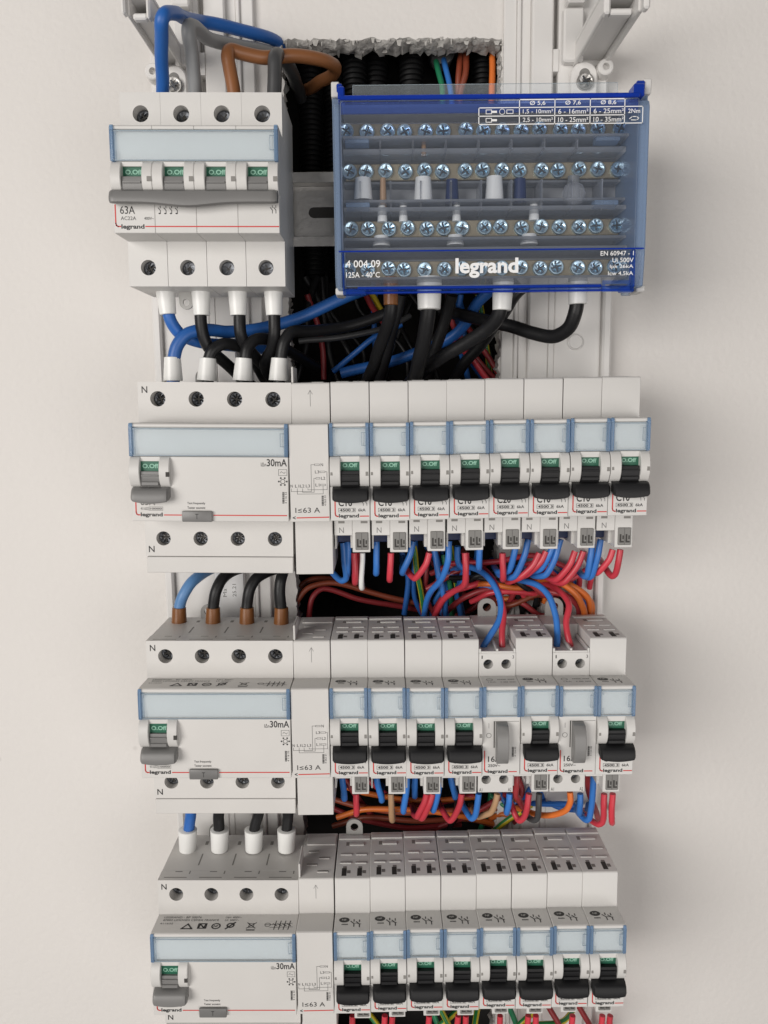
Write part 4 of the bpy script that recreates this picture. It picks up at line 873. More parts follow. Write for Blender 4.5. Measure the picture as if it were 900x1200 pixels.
wire('paint splashed white wire under the first device right below the terminal block', 'sleeve_white', 1.3, [(101.5, -43.4, 24.0), (101.3, -51.7, 24.0), (100.8, -60.7, 22.0), (100.7, -62.7, 17.0), (100.4, -63.1, 4.0), (99.5, -65.0, -30.0)], group='wires under the breakers right below the terminal block')
wire('red wire under the first device right below the terminal block', 'wire_red', 1.6, [(100.2, -44.1, 20.0), (99.8, -50.4, 20.0), (99.1, -56.7, 18.0), (98.9, -58.8, 13.0), (98.5, -58.9, 0.0), (97.7, -59.6, -30.0)], group='wires under the breakers right below the terminal block')
wire('blue wire under the second device right below the terminal block', 'wire_blue', 1.6, [(108.4, -37.4, 24.0), (108.3, -45.2, 24.0), (108.2, -53.4, 22.0), (108.1, -55.3, 17.0), (108.0, -55.4, 4.0), (107.8, -56.8, -30.0)], group='wires under the breakers right below the terminal block')
wire('red wire under the second device right below the terminal block', 'wire_red', 1.6, [(115.5, -43.5, 24.0), (115.3, -49.9, 24.0), (114.9, -56.5, 22.0), (115.0, -58.5, 17.0), (115.1, -58.7, 4.0), (115.5, -60.3, -30.0)], group='wires under the breakers right below the terminal block')
wire('blue wire under the third device right below the terminal block', 'wire_blue', 1.6, [(126.5, -37.7, 24.0), (124.7, -45.2, 24.0), (121.4, -53.1, 22.0), (121.5, -55.0, 17.0), (121.8, -55.1, 4.0), (122.7, -56.4, -30.0)], group='wires under the breakers right below the terminal block')
wire('red wire under the third device right below the terminal block', 'wire_red', 1.6, [(134.5, -43.7, 24.0), (132.5, -49.7, 24.0), (129.0, -55.8, 22.0), (127.3, -57.5, 20.0), (124.2, -55.3, 12.0), (122.7, -57.4, -30.0)], group='wires under the breakers right below the terminal block')
wire('blue wire under the fourth device right below the terminal block', 'wire_blue', 1.6, [(144.2, -37.9, 24.0), (143.3, -49.0, 24.0), (141.3, -58.1, 18.0), (136.8, -67.1, 6.0), (134.2, -76.1, -4.0), (133.7, -87.2, -12.0)], group='wires under the breakers right below the terminal block')
wire('blue wire under the fourth device right below the terminal block', 'wire_blue', 1.6, [(137.9, -44.0, 4.0), (139.9, -56.3, 6.0), (142.7, -66.8, 4.0), (145.3, -85.0, -12.0)], group='wires under the breakers right below the terminal block')
wire('red wire under the fourth device right below the terminal block', 'wire_red', 1.6, [(152.2, -43.9, 24.0), (152.7, -52.6, 24.0), (152.2, -60.2, 21.0), (148.0, -66.8, 10.0), (142.6, -74.7, 0.0), (138.8, -87.3, -12.0)], group='wires under the breakers right below the terminal block')
wire('red wire under the fourth device right below the terminal block', 'wire_red', 1.6, [(153.1, -44.7, 20.0), (153.1, -52.6, 20.0), (153.3, -60.9, 18.0), (153.9, -63.0, 13.0), (155.2, -63.3, 0.0), (158.4, -64.2, -30.0)], group='wires under the breakers right below the terminal block')
wire('blue wire under the fifth device right below the terminal block', 'wire_blue', 1.6, [(159.8, -38.0, 24.0), (159.5, -44.6, 24.0), (159.3, -51.3, 22.0), (159.9, -53.3, 17.0), (161.4, -53.3, 4.0), (165.5, -54.5, -30.0)], group='wires under the breakers right below the terminal block')
wire('red wire under the fifth device right below the terminal block', 'wire_red', 1.6, [(170.8, -44.2, 24.0), (170.9, -50.6, 24.0), (171.2, -57.1, 22.0), (172.0, -59.1, 17.0), (174.0, -59.4, 4.0), (179.1, -61.0, -30.0)], group='wires under the breakers right below the terminal block')
wire('blue wire under the fifth device right below the terminal block', 'wire_blue', 1.6, [(150.9, -45.3, -2.0), (152.0, -55.8, -4.0), (156.8, -60.9, -6.0), (151.7, -70.2, -10.0), (154.5, -87.2, -20.0)], group='wires under the breakers right below the terminal block')
wire('blue wire under the sixth device right below the terminal block', 'wire_blue', 1.6, [(177.9, -37.4, 24.0), (176.7, -45.1, 24.0), (174.6, -53.3, 22.0), (172.8, -55.0, 20.0), (170.1, -56.2, 12.0), (172.8, -58.5, -30.0)], group='wires under the breakers right below the terminal block')
wire('blue wire under the sixth device right below the terminal block', 'wire_blue', 1.6, [(183.4, -37.4, 24.0), (181.3, -46.3, 24.0), (177.6, -55.9, 22.0), (175.3, -57.6, 20.0), (171.4, -58.0, 12.0), (173.3, -60.5, -30.0)], group='wires under the breakers right below the terminal block')
wire('red wire under the sixth device right below the terminal block', 'wire_red', 1.6, [(189.0, -44.4, 24.0), (186.0, -50.5, 24.0), (180.6, -56.8, 22.0), (178.6, -58.5, 20.0), (175.4, -61.7, 12.0), (178.1, -64.5, -30.0)], group='wires under the breakers right below the terminal block')
wire('red wire under the sixth device right below the terminal block', 'wire_red', 1.6, [(192.3, -43.6, 24.0), (189.5, -49.3, 24.0), (184.4, -55.1, 22.0), (182.4, -56.8, 20.0), (179.3, -59.9, 12.0), (182.5, -62.5, -30.0)], group='wires under the breakers right below the terminal block')
wire('blue wire under the seventh device right below the terminal block', 'wire_blue', 1.6, [(199.4, -37.6, 24.0), (197.1, -46.1, 24.0), (193.0, -55.2, 22.0), (191.0, -56.9, 20.0), (188.1, -58.2, 12.0), (192.1, -60.7, -30.0)], group='wires under the breakers right below the terminal block')
wire('blue wire under the seventh device right below the terminal block', 'wire_blue', 1.6, [(196.5, -38.5, 24.0), (194.2, -45.4, 24.0), (190.4, -52.6, 22.0), (188.4, -54.3, 20.0), (185.4, -56.4, 12.0), (189.2, -58.7, -30.0)], group='wires under the breakers right below the terminal block')
wire('red wire under the seventh device right below the terminal block', 'wire_red', 1.6, [(206.7, -43.7, 24.0), (204.2, -50.3, 24.0), (199.8, -57.0, 22.0), (197.9, -58.8, 20.0), (195.1, -59.2, 12.0), (199.8, -61.8, -30.0)], group='wires under the breakers right below the terminal block')
wire('red wire under the seventh device right below the terminal block', 'wire_red', 1.6, [(210.9, -43.8, 24.0), (208.2, -51.1, 24.0), (203.3, -58.8, 22.0), (201.1, -60.6, 20.0), (197.7, -61.0, 12.0), (202.3, -63.7, -30.0)], group='wires under the breakers right below the terminal block')
wire('blue wire under the last device right below the terminal block', 'wire_blue', 1.6, [(215.0, -38.7, 24.0), (214.5, -47.0, 24.0), (213.9, -55.9, 22.0), (212.9, -57.6, 20.0), (212.1, -57.2, 12.0), (220.0, -59.5, -30.0)], group='wires under the breakers right below the terminal block')
wire('blue wire under the last device right below the terminal block', 'wire_blue', 1.6, [(219.2, -37.9, 24.0), (218.0, -46.7, 24.0), (216.0, -56.3, 22.0), (214.8, -58.1, 20.0), (213.4, -58.5, 12.0), (221.0, -61.0, -30.0)], group='wires under the breakers right below the terminal block')
wire('red wire under the last device right below the terminal block', 'wire_red', 1.6, [(225.3, -43.1, 24.0), (223.4, -48.5, 24.0), (220.2, -53.8, 22.0), (218.7, -55.5, 20.0), (216.8, -51.4, 12.0), (224.2, -53.2, -30.0)], group='wires under the breakers right below the terminal block')
wire('red wire under the last device right below the terminal block', 'wire_red', 1.6, [(229.1, -43.1, 24.0), (228.5, -49.3, 24.0), (227.9, -55.6, 22.0), (226.5, -57.3, 20.0), (224.7, -54.2, 12.0), (233.0, -56.3, -30.0)], group='wires under the breakers right below the terminal block')
wire('blue wire looping into the top of the relay after the fourth breaker', 'wire_blue', 1.6, [(149.8, -62.0, -20.0), (156.7, -57.2, -6.0), (163.0, -57.5, 6.0), (167.8, -62.4, 16.0), (170.1, -69.8, 22.0), (169.0, -77.2, 27.0), (164.2, -84.3, 31.0), (160.2, -90.1, 33.0), (159.9, -96.6, 33.0)], group='wires looping into the relay tops')
wire('red wire dropping into the top of the relay after the fourth breaker', 'wire_red', 1.6, [(158.2, -55.8, -20.0), (165.1, -57.9, 0.0), (169.6, -64.2, 16.0), (171.5, -73.2, 24.0), (169.9, -82.5, 30.0), (169.5, -89.4, 33.0), (169.5, -96.8, 33.0)], group='wires looping into the relay tops')
wire('blue wire looping into the top of the relay next to the last breaker', 'wire_blue', 1.6, [(175.7, -67.1, -20.0), (181.8, -63.1, 0.0), (189.9, -63.2, 12.0), (195.3, -68.0, 20.0), (197.6, -76.1, 26.0), (197.1, -84.7, 31.0), (196.4, -90.5, 33.0), (196.5, -98.4, 33.0)], group='wires looping into the relay tops')
wire('red wire dropping into the top of the relay next to the last breaker', 'wire_red', 1.6, [(190.3, -66.7, -22.0), (197.6, -65.6, 0.0), (203.1, -67.8, 14.0), (204.8, -71.5, 22.0), (202.5, -78.5, 27.0), (202.2, -84.7, 31.0), (203.1, -90.6, 33.0), (203.7, -98.5, 33.0)], group='wires looping into the relay tops')
wire('orange wire curling behind the last breaker of the relay row', 'wire_orange', 1.7, [(182.9, -70.1, -20.0), (197.6, -63.3, 0.0), (210.2, -65.7, 4.0), (218.9, -72.7, 2.0), (221.6, -82.2, -2.0), (224.8, -96.4, -15.0)], group='orange wires curling behind the relay row')
wire('orange wire curling behind the last breaker of the relay row', 'wire_orange', 1.7, [(188.0, -73.5, -22.0), (200.7, -65.2, -4.0), (213.0, -69.0, 2.0), (221.3, -76.1, 0.0), (223.5, -84.6, -4.0), (225.8, -98.8, -15.0)], group='orange wires curling behind the relay row')
wire('orange wire curling behind the last breaker of the relay row', 'wire_orange', 1.7, [(192.3, -66.3, -20.0), (203.0, -63.4, 6.0), (212.0, -70.3, 8.0), (216.8, -79.6, 4.0), (219.7, -94.9, -10.0)], group='orange wires curling behind the relay row')
wire('dark red wire curling behind the last breaker of the relay row', 'wire_darkred', 1.7, [(178.8, -78.8, -24.0), (194.4, -71.6, -6.0), (206.8, -71.7, 0.0), (215.6, -79.3, -2.0), (218.2, -96.3, -15.0)], group='orange wires curling behind the relay row')
wire('red wire crossing the dark opening above the relay row', 'wire_red', 1.6, [(159.5, -78.5, -14.0), (169.2, -71.8, -6.0), (184.9, -71.0, -4.0), (204.9, -76.1, -12.0), (227.4, -87.8, -26.0)], group='wires crossing the dark opening between rows')
wire('orange wire crossing the dark opening above the relay row', 'wire_orange', 1.6, [(168.7, -79.1, -20.0), (186.6, -76.9, -14.0), (205.8, -76.6, -16.0), (222.9, -81.3, -28.0)], group='wires crossing the dark opening between rows')
wire('dark red wire crossing the dark opening above the relay row', 'wire_darkred', 1.6, [(145.0, -87.1, -20.0), (155.8, -75.0, -10.0), (169.4, -70.0, -8.0), (186.6, -76.4, -14.0), (202.5, -86.4, -22.0)], group='wires crossing the dark opening between rows')
wire('dark red wire crossing the dark opening above the relay row', 'wire_darkred', 1.6, [(135.7, -72.9, -22.0), (154.1, -61.2, -16.0), (172.7, -57.6, -16.0), (192.2, -62.5, -20.0), (213.0, -70.3, -28.0)], group='wires crossing the dark opening between rows')
wire('dark red wire crossing the dark opening above the relay row', 'wire_darkred', 1.6, [(138.3, -65.1, -26.0), (149.8, -60.1, -20.0), (163.5, -71.8, -16.0), (183.3, -84.2, -22.0), (199.4, -95.5, -30.0)], group='wires crossing the dark opening between rows')
wire('red wire crossing the dark opening above the relay row', 'wire_red', 1.6, [(139.1, -85.0, -16.0), (146.0, -72.5, -8.0), (158.4, -67.0, -4.0), (165.2, -65.2, -8.0), (173.3, -60.3, -20.0)], group='wires crossing the dark opening between rows')
wire('shade-darkened orange wire crossing the dark opening above the relay row', 'wire_orange_shaded', 1.6, [(59.7, -90.2, -26.0), (62.9, -80.4, -26.0), (69.6, -72.6, -28.0), (83.0, -70.7, -30.0), (102.2, -76.4, -32.0), (126.5, -83.2, -34.0), (156.5, -88.6, -40.0)], group='wires crossing the dark opening between rows')
wire('shade-darkened orange wire crossing the dark opening above the relay row', 'wire_orange_shaded', 1.6, [(57.6, -91.5, -36.0), (60.9, -78.4, -36.0), (68.7, -70.9, -38.0), (79.9, -70.5, -40.0), (97.1, -76.2, -42.0), (121.9, -85.7, -44.0), (147.0, -91.7, -46.0)], group='wires crossing the dark opening between rows')
wire('dark red wire crossing the dark opening above the relay row', 'wire_darkred', 1.6, [(69.0, -91.0, -30.0), (71.2, -79.0, -30.0), (77.9, -74.6, -32.0), (97.1, -81.8, -36.0), (136.7, -91.0, -42.0)], group='wires crossing the dark opening between rows')
wire('yellow-green wire crossing the dark opening above the relay row', 'wire_earth', 1.6, [(128.8, -49.1, -24.0), (131.1, -66.0, -24.0), (133.9, -84.7, -26.0), (136.0, -99.8, -30.0)], group='wires crossing the dark opening between rows')
wire('yellow-green wire crossing the dark opening above the relay row', 'wire_earth', 1.6, [(149.0, -48.9, -22.0), (151.8, -68.2, -22.0), (155.1, -84.9, -26.0), (158.0, -102.6, -30.0)], group='wires crossing the dark opening between rows')
wire('green wire crossing the dark opening above the relay row', 'wire_green', 1.6, [(145.5, -54.5, -26.0), (149.3, -74.0, -26.0), (150.8, -95.5, -32.0)], group='wires crossing the dark opening between rows')
wire('blue wire crossing the dark opening above the relay row', 'wire_blue', 1.6, [(163.6, -48.4, -18.0), (161.3, -57.0, -14.0), (155.8, -59.9, -10.0), (153.2, -71.7, -16.0), (156.1, -91.4, -26.0)], group='wires crossing the dark opening between rows')
wire('deep blue wire crossing the dark opening above the relay row', 'cable_blue', 1.6, [(121.8, -50.1, -30.0), (125.5, -69.8, -30.0), (123.5, -90.1, -32.0)], group='wires crossing the dark opening between rows')
wire('orange wire tangled behind the two relays', 'wire_orange', 1.5, [(154.5, -69.7, -13.0), (167.9, -65.6, -1.2), (183.7, -68.3, -2.1), (199.0, -67.1, -7.0), (198.8, -78.7, -12.0)], group='wires tangled behind the relays')
wire('black wire tangled behind the two relays', 'wire_black', 1.5, [(150.8, -68.4, -22.4), (166.0, -66.5, -9.7), (178.7, -70.0, -10.8), (193.7, -88.2, -16.4), (195.8, -100.4, -21.4)], group='wires tangled behind the relays')
wire('dark red wire tangled behind the two relays', 'wire_darkred', 1.5, [(178.8, -81.1, -13.1), (187.0, -65.3, -0.5), (199.3, -72.4, -0.9), (211.0, -61.7, -7.1), (213.5, -73.2, -12.1)], group='wires tangled behind the relays')
wire('black wire tangled behind the two relays', 'wire_black', 1.5, [(150.8, -76.5, -14.8), (161.0, -61.9, -2.5), (174.8, -62.2, -3.3), (187.6, -59.9, -8.8), (187.3, -71.5, -13.8)], group='wires tangled behind the relays')
wire('red wire tangled behind the two relays', 'wire_red', 1.5, [(147.6, -57.0, -13.6), (171.7, -53.8, -2.3), (192.8, -51.1, -2.2), (216.1, -63.2, -7.6), (217.2, -74.8, -12.6)], group='wires tangled behind the relays')
wire('black wire tangled behind the two relays', 'wire_black', 1.5, [(175.5, -70.2, -18.7), (178.1, -67.9, -7.0), (182.2, -69.2, -5.6), (187.6, -84.1, -12.7), (187.5, -96.1, -17.7)], group='wires tangled behind the relays')
wire('black wire tangled behind the two relays', 'wire_black', 1.5, [(153.2, -53.6, -18.0), (167.2, -60.4, -6.0), (181.8, -54.4, -6.7), (197.0, -70.1, -12.0), (198.1, -81.9, -17.0)], group='wires tangled behind the relays')
wire('red wire tangled behind the two relays', 'wire_red', 1.5, [(180.3, -68.3, -13.8), (191.2, -54.5, -0.8), (207.9, -65.1, -3.7), (222.6, -60.0, -7.8), (223.5, -71.5, -12.8)], group='wires tangled behind the relays')
wire('deep blue wire tangled behind the two relays', 'cable_blue', 1.5, [(175.3, -58.2, -20.5), (184.9, -58.7, -8.3), (202.3, -54.6, -6.8), (218.3, -73.3, -14.5), (220.9, -85.3, -19.5)], group='wires tangled behind the relays')
wire('red wire tangled behind the two relays', 'wire_red', 1.5, [(176.3, -75.4, -18.2), (181.6, -65.4, -4.4), (188.2, -74.8, -7.6), (195.4, -73.4, -12.2), (195.9, -85.3, -17.2)], group='wires tangled behind the relays')
wire('deep blue wire tangled behind the two relays', 'cable_blue', 1.5, [(146.7, -63.3, -18.5), (172.0, -69.0, -6.5), (195.7, -58.2, -8.5), (220.6, -77.8, -12.5), (220.8, -89.8, -17.5)], group='wires tangled behind the relays')
wire('black wire tangled behind the two relays', 'wire_black', 1.5, [(177.5, -65.9, -13.2), (181.7, -64.0, 0.5), (187.7, -68.3, -0.2), (194.8, -69.0, -7.2), (195.7, -80.6, -12.2)], group='wires tangled behind the relays')
wire('black wire tangled behind the two relays', 'wire_black', 1.5, [(148.0, -64.9, -13.2), (162.9, -62.7, -2.6), (177.8, -66.5, -2.6), (193.2, -73.2, -7.2), (193.0, -85.0, -12.2)], group='wires tangled behind the relays')
wire('dark red wire tangled behind the two relays', 'wire_darkred', 1.5, [(179.0, -86.3, -19.2), (183.9, -77.3, -8.0), (197.0, -84.9, -6.4), (207.9, -83.2, -13.2), (209.3, -95.3, -18.2)], group='wires tangled behind the relays')
wire('black wire tangled behind the two relays', 'wire_black', 1.5, [(167.7, -58.7, -17.2), (177.2, -62.0, -6.9), (194.6, -60.4, -4.4), (209.9, -78.8, -11.2), (211.9, -90.7, -16.2)], group='wires tangled behind the relays')
wire('shade-darkened orange wire tangled behind the two relays', 'wire_orange_shaded', 1.5, [(171.3, -80.3, -19.3), (180.0, -79.0, -7.6), (197.8, -73.3, -6.7), (213.0, -88.6, -13.3), (213.9, -100.7, -18.3)], group='wires tangled behind the relays')
wire('shade-darkened orange wire tangled behind the lowest breakers', 'wire_orange_shaded', 1.5, [(191.0, -184.9, -22.3), (189.8, -202.0, -16.3), (189.4, -199.5, -16.3), (190.0, -214.2, -21.3)], group='wires tangled behind the lowest breakers')
wire('orange wire tangled behind the lowest breakers', 'wire_orange', 1.5, [(171.8, -211.7, -24.4), (179.3, -205.3, -18.4), (187.6, -207.7, -18.4), (196.9, -206.3, -23.4)], group='wires tangled behind the lowest breakers')
wire('green wire tangled behind the lowest breakers', 'wire_green', 1.5, [(172.5, -196.7, -23.7), (182.5, -201.2, -17.7), (193.3, -204.9, -17.7), (205.3, -210.6, -22.7)], group='wires tangled behind the lowest breakers')
wire('black wire tangled behind the lowest breakers', 'wire_black', 1.5, [(180.0, -194.4, -20.3), (180.8, -183.4, -14.3), (182.7, -190.4, -14.3), (185.3, -183.9, -19.3)], group='wires tangled behind the lowest breakers')
wire('dark red wire tangled behind the lowest breakers', 'wire_darkred', 1.5, [(174.8, -198.5, -24.6), (180.1, -188.6, -18.6), (186.3, -193.6, -18.6), (193.4, -193.0, -23.6)], group='wires tangled behind the lowest breakers')
wire('orange wire tangled behind the lowest breakers', 'wire_orange', 1.5, [(179.1, -193.8, -19.7), (182.7, -187.6, -13.7), (187.3, -195.8, -13.7), (192.6, -193.9, -18.7)], group='wires tangled behind the lowest breakers')
wire('deep blue wire tangled behind the lowest breakers', 'cable_blue', 1.5, [(174.0, -184.4, -19.9), (181.6, -198.0, -13.9), (189.8, -192.3, -13.9), (199.4, -208.8, -18.9)], group='wires tangled behind the lowest breakers')
wire('deep blue wire tangled behind the lowest breakers', 'cable_blue', 1.5, [(183.4, -189.5, -16.6), (188.5, -194.2, -10.6), (194.4, -184.6, -10.6), (201.5, -195.2, -15.6)], group='wires tangled behind the lowest breakers')
wire('shade-darkened orange wire tangled behind the lowest breakers', 'wire_orange_shaded', 1.5, [(188.6, -182.8, -17.3), (188.2, -195.2, -11.3), (188.7, -196.5, -11.3), (190.1, -208.8, -16.3)], group='wires tangled behind the lowest breakers')
wire('shade-darkened red wire inside the dark opening under the terminal block', 'wire_darkred', 1.6, [(102.5, 89.7, -20.0), (108.1, 79.8, -26.0), (115.9, 70.1, -34.0)], group='wires inside the opening under the terminal block')
wire('yellow wire inside the dark opening under the terminal block', 'wire_yellow', 1.6, [(105.6, 90.2, -24.0), (111.3, 81.1, -30.0), (117.3, 72.8, -38.0)], group='wires inside the opening under the terminal block')
wire('shade-darkened red wire inside the dark opening under the terminal block', 'wire_darkred', 1.6, [(147.4, 86.2, -20.0), (150.2, 71.3, -26.0), (160.8, 57.0, -30.0), (174.4, 41.9, -34.0)], group='wires inside the opening under the terminal block')
wire('red wire inside the dark opening under the terminal block', 'wire_red', 1.6, [(150.2, 62.3, -26.0), (160.3, 53.2, -26.0), (169.9, 41.8, -28.0)], group='wires inside the opening under the terminal block')
wire('shade-darkened red wire inside the dark opening under the terminal block', 'wire_darkred', 1.6, [(157.9, 72.0, -34.0), (164.9, 62.8, -34.0), (176.8, 44.2, -34.0)], group='wires inside the opening under the terminal block')
wire('deep blue wire inside the dark opening under the terminal block', 'cable_blue', 1.6, [(122.9, 72.3, -34.0), (108.8, 65.3, -30.0), (97.0, 56.5, -32.0), (85.0, 47.5, -36.0)], group='wires inside the opening under the terminal block')
wire('deep blue wire inside the dark opening under the terminal block', 'cable_blue', 1.6, [(154.7, 86.9, -26.0), (152.8, 71.7, -30.0), (155.6, 58.3, -34.0), (159.8, 42.1, -38.0)], group='wires inside the opening under the terminal block')
wire('yellow-green wire inside the dark opening under the terminal block', 'wire_earth', 1.6, [(164.8, 87.8, -34.0), (168.9, 67.5, -36.0), (172.6, 42.0, -38.0)], group='wires inside the opening under the terminal block')
wire('shade-darkened red wire inside the dark opening under the terminal block', 'wire_darkred', 1.6, [(71.5, 89.5, -40.0), (77.8, 69.1, -44.0), (79.6, 43.1, -44.0)], group='wires inside the opening under the terminal block')
wire('dark grey wire inside the dark opening under the terminal block', 'wire_charcoal', 1.6, [(67.7, 63.1, -24.0), (90.5, 65.2, -26.0), (113.5, 69.8, -30.0), (127.6, 77.1, -36.0)], group='wires inside the opening under the terminal block')
wire('black wire inside the dark opening under the terminal block', 'wire_black', 3.0, [(122.1, 83.9, 0.0), (118.7, 69.8, -6.0), (114.2, 55.4, -16.0), (110.9, 40.1, -26.0)], group='wires inside the opening under the terminal block')
wire('black wire inside the dark opening under the terminal block', 'wire_black', 3.0, [(147.5, 83.1, 4.0), (143.9, 69.4, -4.0), (139.1, 54.9, -12.0), (136.2, 39.8, -24.0)], group='wires inside the opening under the terminal block')
wire('wire coloured black for the shadow under the terminal block', 'wire_black', 1.5, [(118.0, 102.0, -66.3), (119.5, 82.9, -68.3), (130.1, 60.3, -62.5), (141.4, 38.0, -66.3)], group='wires deep in the shadow under the terminal block')  # this deep set is coloured black to deepen the shade in the opening
wire('wire coloured black for the shadow under the terminal block', 'wire_black', 1.5, [(176.7, 101.7, -68.4), (164.6, 82.3, -67.4), (145.6, 60.1, -62.5), (134.5, 38.1, -68.4)], group='wires deep in the shadow under the terminal block')
wire('wire coloured black for the shadow under the terminal block', 'wire_black', 1.6, [(79.2, 99.6, -46.9), (81.5, 81.0, -46.9), (93.1, 59.4, -41.3), (101.5, 38.2, -46.9)], group='wires deep in the shadow under the terminal block')
wire('wire coloured black for the shadow under the terminal block', 'wire_black', 1.5, [(146.0, 99.7, -52.8), (150.0, 80.4, -48.2), (138.7, 59.7, -53.9), (138.5, 37.9, -52.8)], group='wires deep in the shadow under the terminal block')
wire('wire coloured black for the shadow under the terminal block', 'wire_black', 2.2, [(69.6, 99.8, -47.4), (79.6, 81.2, -48.6), (81.9, 59.8, -47.1), (88.6, 38.3, -47.4)], group='wires deep in the shadow under the terminal block')
wire('wire coloured black for the shadow under the terminal block', 'wire_black', 1.6, [(137.6, 102.2, -68.9), (126.8, 82.6, -66.8), (119.3, 60.6, -66.1), (111.7, 38.4, -68.9)], group='wires deep in the shadow under the terminal block')
wire('wire coloured black for the shadow under the terminal block', 'wire_black', 1.6, [(171.2, 98.2, -44.2), (178.2, 79.5, -42.1), (180.7, 58.3, -39.6), (176.9, 37.3, -44.2)], group='wires deep in the shadow under the terminal block')
wire('wire coloured black for the shadow under the terminal block', 'wire_black', 2.2, [(76.6, 99.5, -46.1), (71.1, 80.4, -40.4), (69.2, 59.9, -46.5), (62.4, 38.6, -46.1)], group='wires deep in the shadow under the terminal block')
wire('wire coloured black for the shadow under the terminal block', 'wire_black', 1.6, [(138.4, 101.6, -64.9), (146.2, 82.2, -64.9), (166.1, 60.2, -67.4), (179.8, 37.6, -64.9)], group='wires deep in the shadow under the terminal block')
wire('wire coloured black for the shadow under the terminal block', 'wire_black', 1.5, [(95.4, 100.4, -53.4), (100.5, 81.6, -55.0), (124.9, 59.9, -55.1), (127.4, 38.0, -53.4)], group='wires deep in the shadow under the terminal block')
wire('wire coloured black for the shadow under the terminal block', 'wire_black', 1.6, [(121.1, 101.5, -62.8), (135.8, 82.0, -61.4), (140.0, 59.9, -58.1), (146.6, 37.9, -62.8)], group='wires deep in the shadow under the terminal block')
wire('wire coloured black for the shadow under the terminal block', 'wire_black', 1.5, [(81.1, 100.3, -52.0), (83.2, 81.1, -48.1), (101.1, 59.9, -51.8), (99.6, 38.3, -52.0)], group='wires deep in the shadow under the terminal block')
wire('wire coloured black for the shadow under the terminal block', 'wire_black', 1.5, [(76.0, 101.3, -58.4), (72.6, 82.1, -56.3), (82.3, 60.2, -53.1), (82.0, 38.6, -58.4)], group='wires deep in the shadow under the terminal block')
wire('wire coloured black for the shadow under the terminal block', 'wire_black', 2.2, [(152.7, 98.9, -47.5), (155.4, 80.1, -46.4), (172.4, 58.8, -45.8), (177.4, 37.4, -47.5)], group='wires deep in the shadow under the terminal block')
wire('deep blue wire deep in the shadow under the terminal block', 'cable_blue', 1.6, [(110.2, 99.9, -51.4), (107.9, 80.7, -47.0), (108.7, 59.8, -51.0), (111.6, 38.1, -51.4)], group='wires deep in the shadow under the terminal block')
wire('deep blue wire deep in the shadow under the terminal block', 'cable_blue', 2.2, [(151.9, 98.6, -45.5), (156.1, 79.6, -41.5), (159.9, 58.7, -42.5), (173.3, 37.4, -45.5)], group='wires deep in the shadow under the terminal block')
wire('blue wire deep in the opening behind the second breaker row', 'wire_blue', 1.5, [(147.7, -45.5, -38.5), (142.7, -64.5, -34.5), (145.3, -80.0, -36.5), (151.9, -98.4, -38.5)], group='wires deep in the opening behind the second breaker row')
wire('dark red wire deep in the opening behind the second breaker row', 'wire_darkred', 1.5, [(155.9, -65.4, -40.4), (166.3, -84.8, -36.4), (142.0, -100.3, -38.4), (155.4, -119.1, -40.4)], group='wires deep in the opening behind the second breaker row')
wire('dark red wire deep in the opening behind the second breaker row', 'wire_darkred', 1.5, [(139.1, -45.7, -31.2), (135.6, -64.4, -27.2), (136.0, -79.6, -29.2), (145.2, -97.8, -31.2)], group='wires deep in the opening behind the second breaker row')
wire('shade-darkened orange wire deep in the opening behind the second breaker row', 'wire_orange_shaded', 1.5, [(161.6, -48.3, -39.5), (156.3, -67.4, -35.5), (175.1, -83.1, -37.5), (154.1, -101.3, -39.5)], group='wires deep in the opening behind the second breaker row')
wire('deep blue wire deep in the opening behind the second breaker row', 'cable_blue', 1.5, [(130.0, -47.3, -34.4), (129.2, -66.2, -30.4), (129.7, -81.5, -32.4), (138.3, -99.8, -34.4)], group='wires deep in the opening behind the second breaker row')
wire('dark red wire deep in the opening behind the second breaker row', 'wire_darkred', 1.5, [(159.7, -53.5, -43.8), (150.8, -72.7, -39.8), (168.8, -88.7, -41.8), (166.5, -107.3, -43.8)], group='wires deep in the opening behind the second breaker row')
wire('black wire deep in the opening behind the second breaker row', 'wire_black', 1.5, [(140.6, -49.0, -40.2), (149.8, -68.3, -36.2), (132.8, -83.6, -38.2), (136.6, -102.1, -40.2)], group='wires deep in the opening behind the second breaker row')
wire('deep blue wire deep in the opening behind the second breaker row', 'cable_blue', 1.5, [(138.4, -44.7, -34.2), (144.5, -63.7, -30.2), (148.4, -79.1, -32.2), (141.6, -97.1, -34.2)], group='wires deep in the opening behind the second breaker row')
wire('blue wire deep in the opening behind the second breaker row', 'wire_blue', 1.5, [(135.9, -50.6, -35.8), (146.3, -69.7, -31.8), (140.8, -85.1, -33.8), (136.1, -103.3, -35.8)], group='wires deep in the opening behind the second breaker row')
wire('dark red wire deep in the opening behind the second breaker row', 'wire_darkred', 1.5, [(141.7, -50.6, -33.5), (142.7, -69.5, -29.5), (133.3, -84.8, -31.5), (139.8, -103.1, -33.5)], group='wires deep in the opening behind the second breaker row')
wire('dark red wire deep in the opening behind the second breaker row', 'wire_darkred', 1.5, [(139.1, -60.6, -44.2), (150.0, -80.1, -40.2), (144.4, -95.9, -42.2), (135.4, -114.5, -44.2)], group='wires deep in the opening behind the second breaker row')
wire('black wire deep in the opening behind the second breaker row', 'wire_black', 1.5, [(166.1, -44.1, -40.8), (165.5, -63.3, -36.8), (180.8, -79.0, -38.8), (159.2, -97.1, -40.8)], group='wires deep in the opening behind the second breaker row')
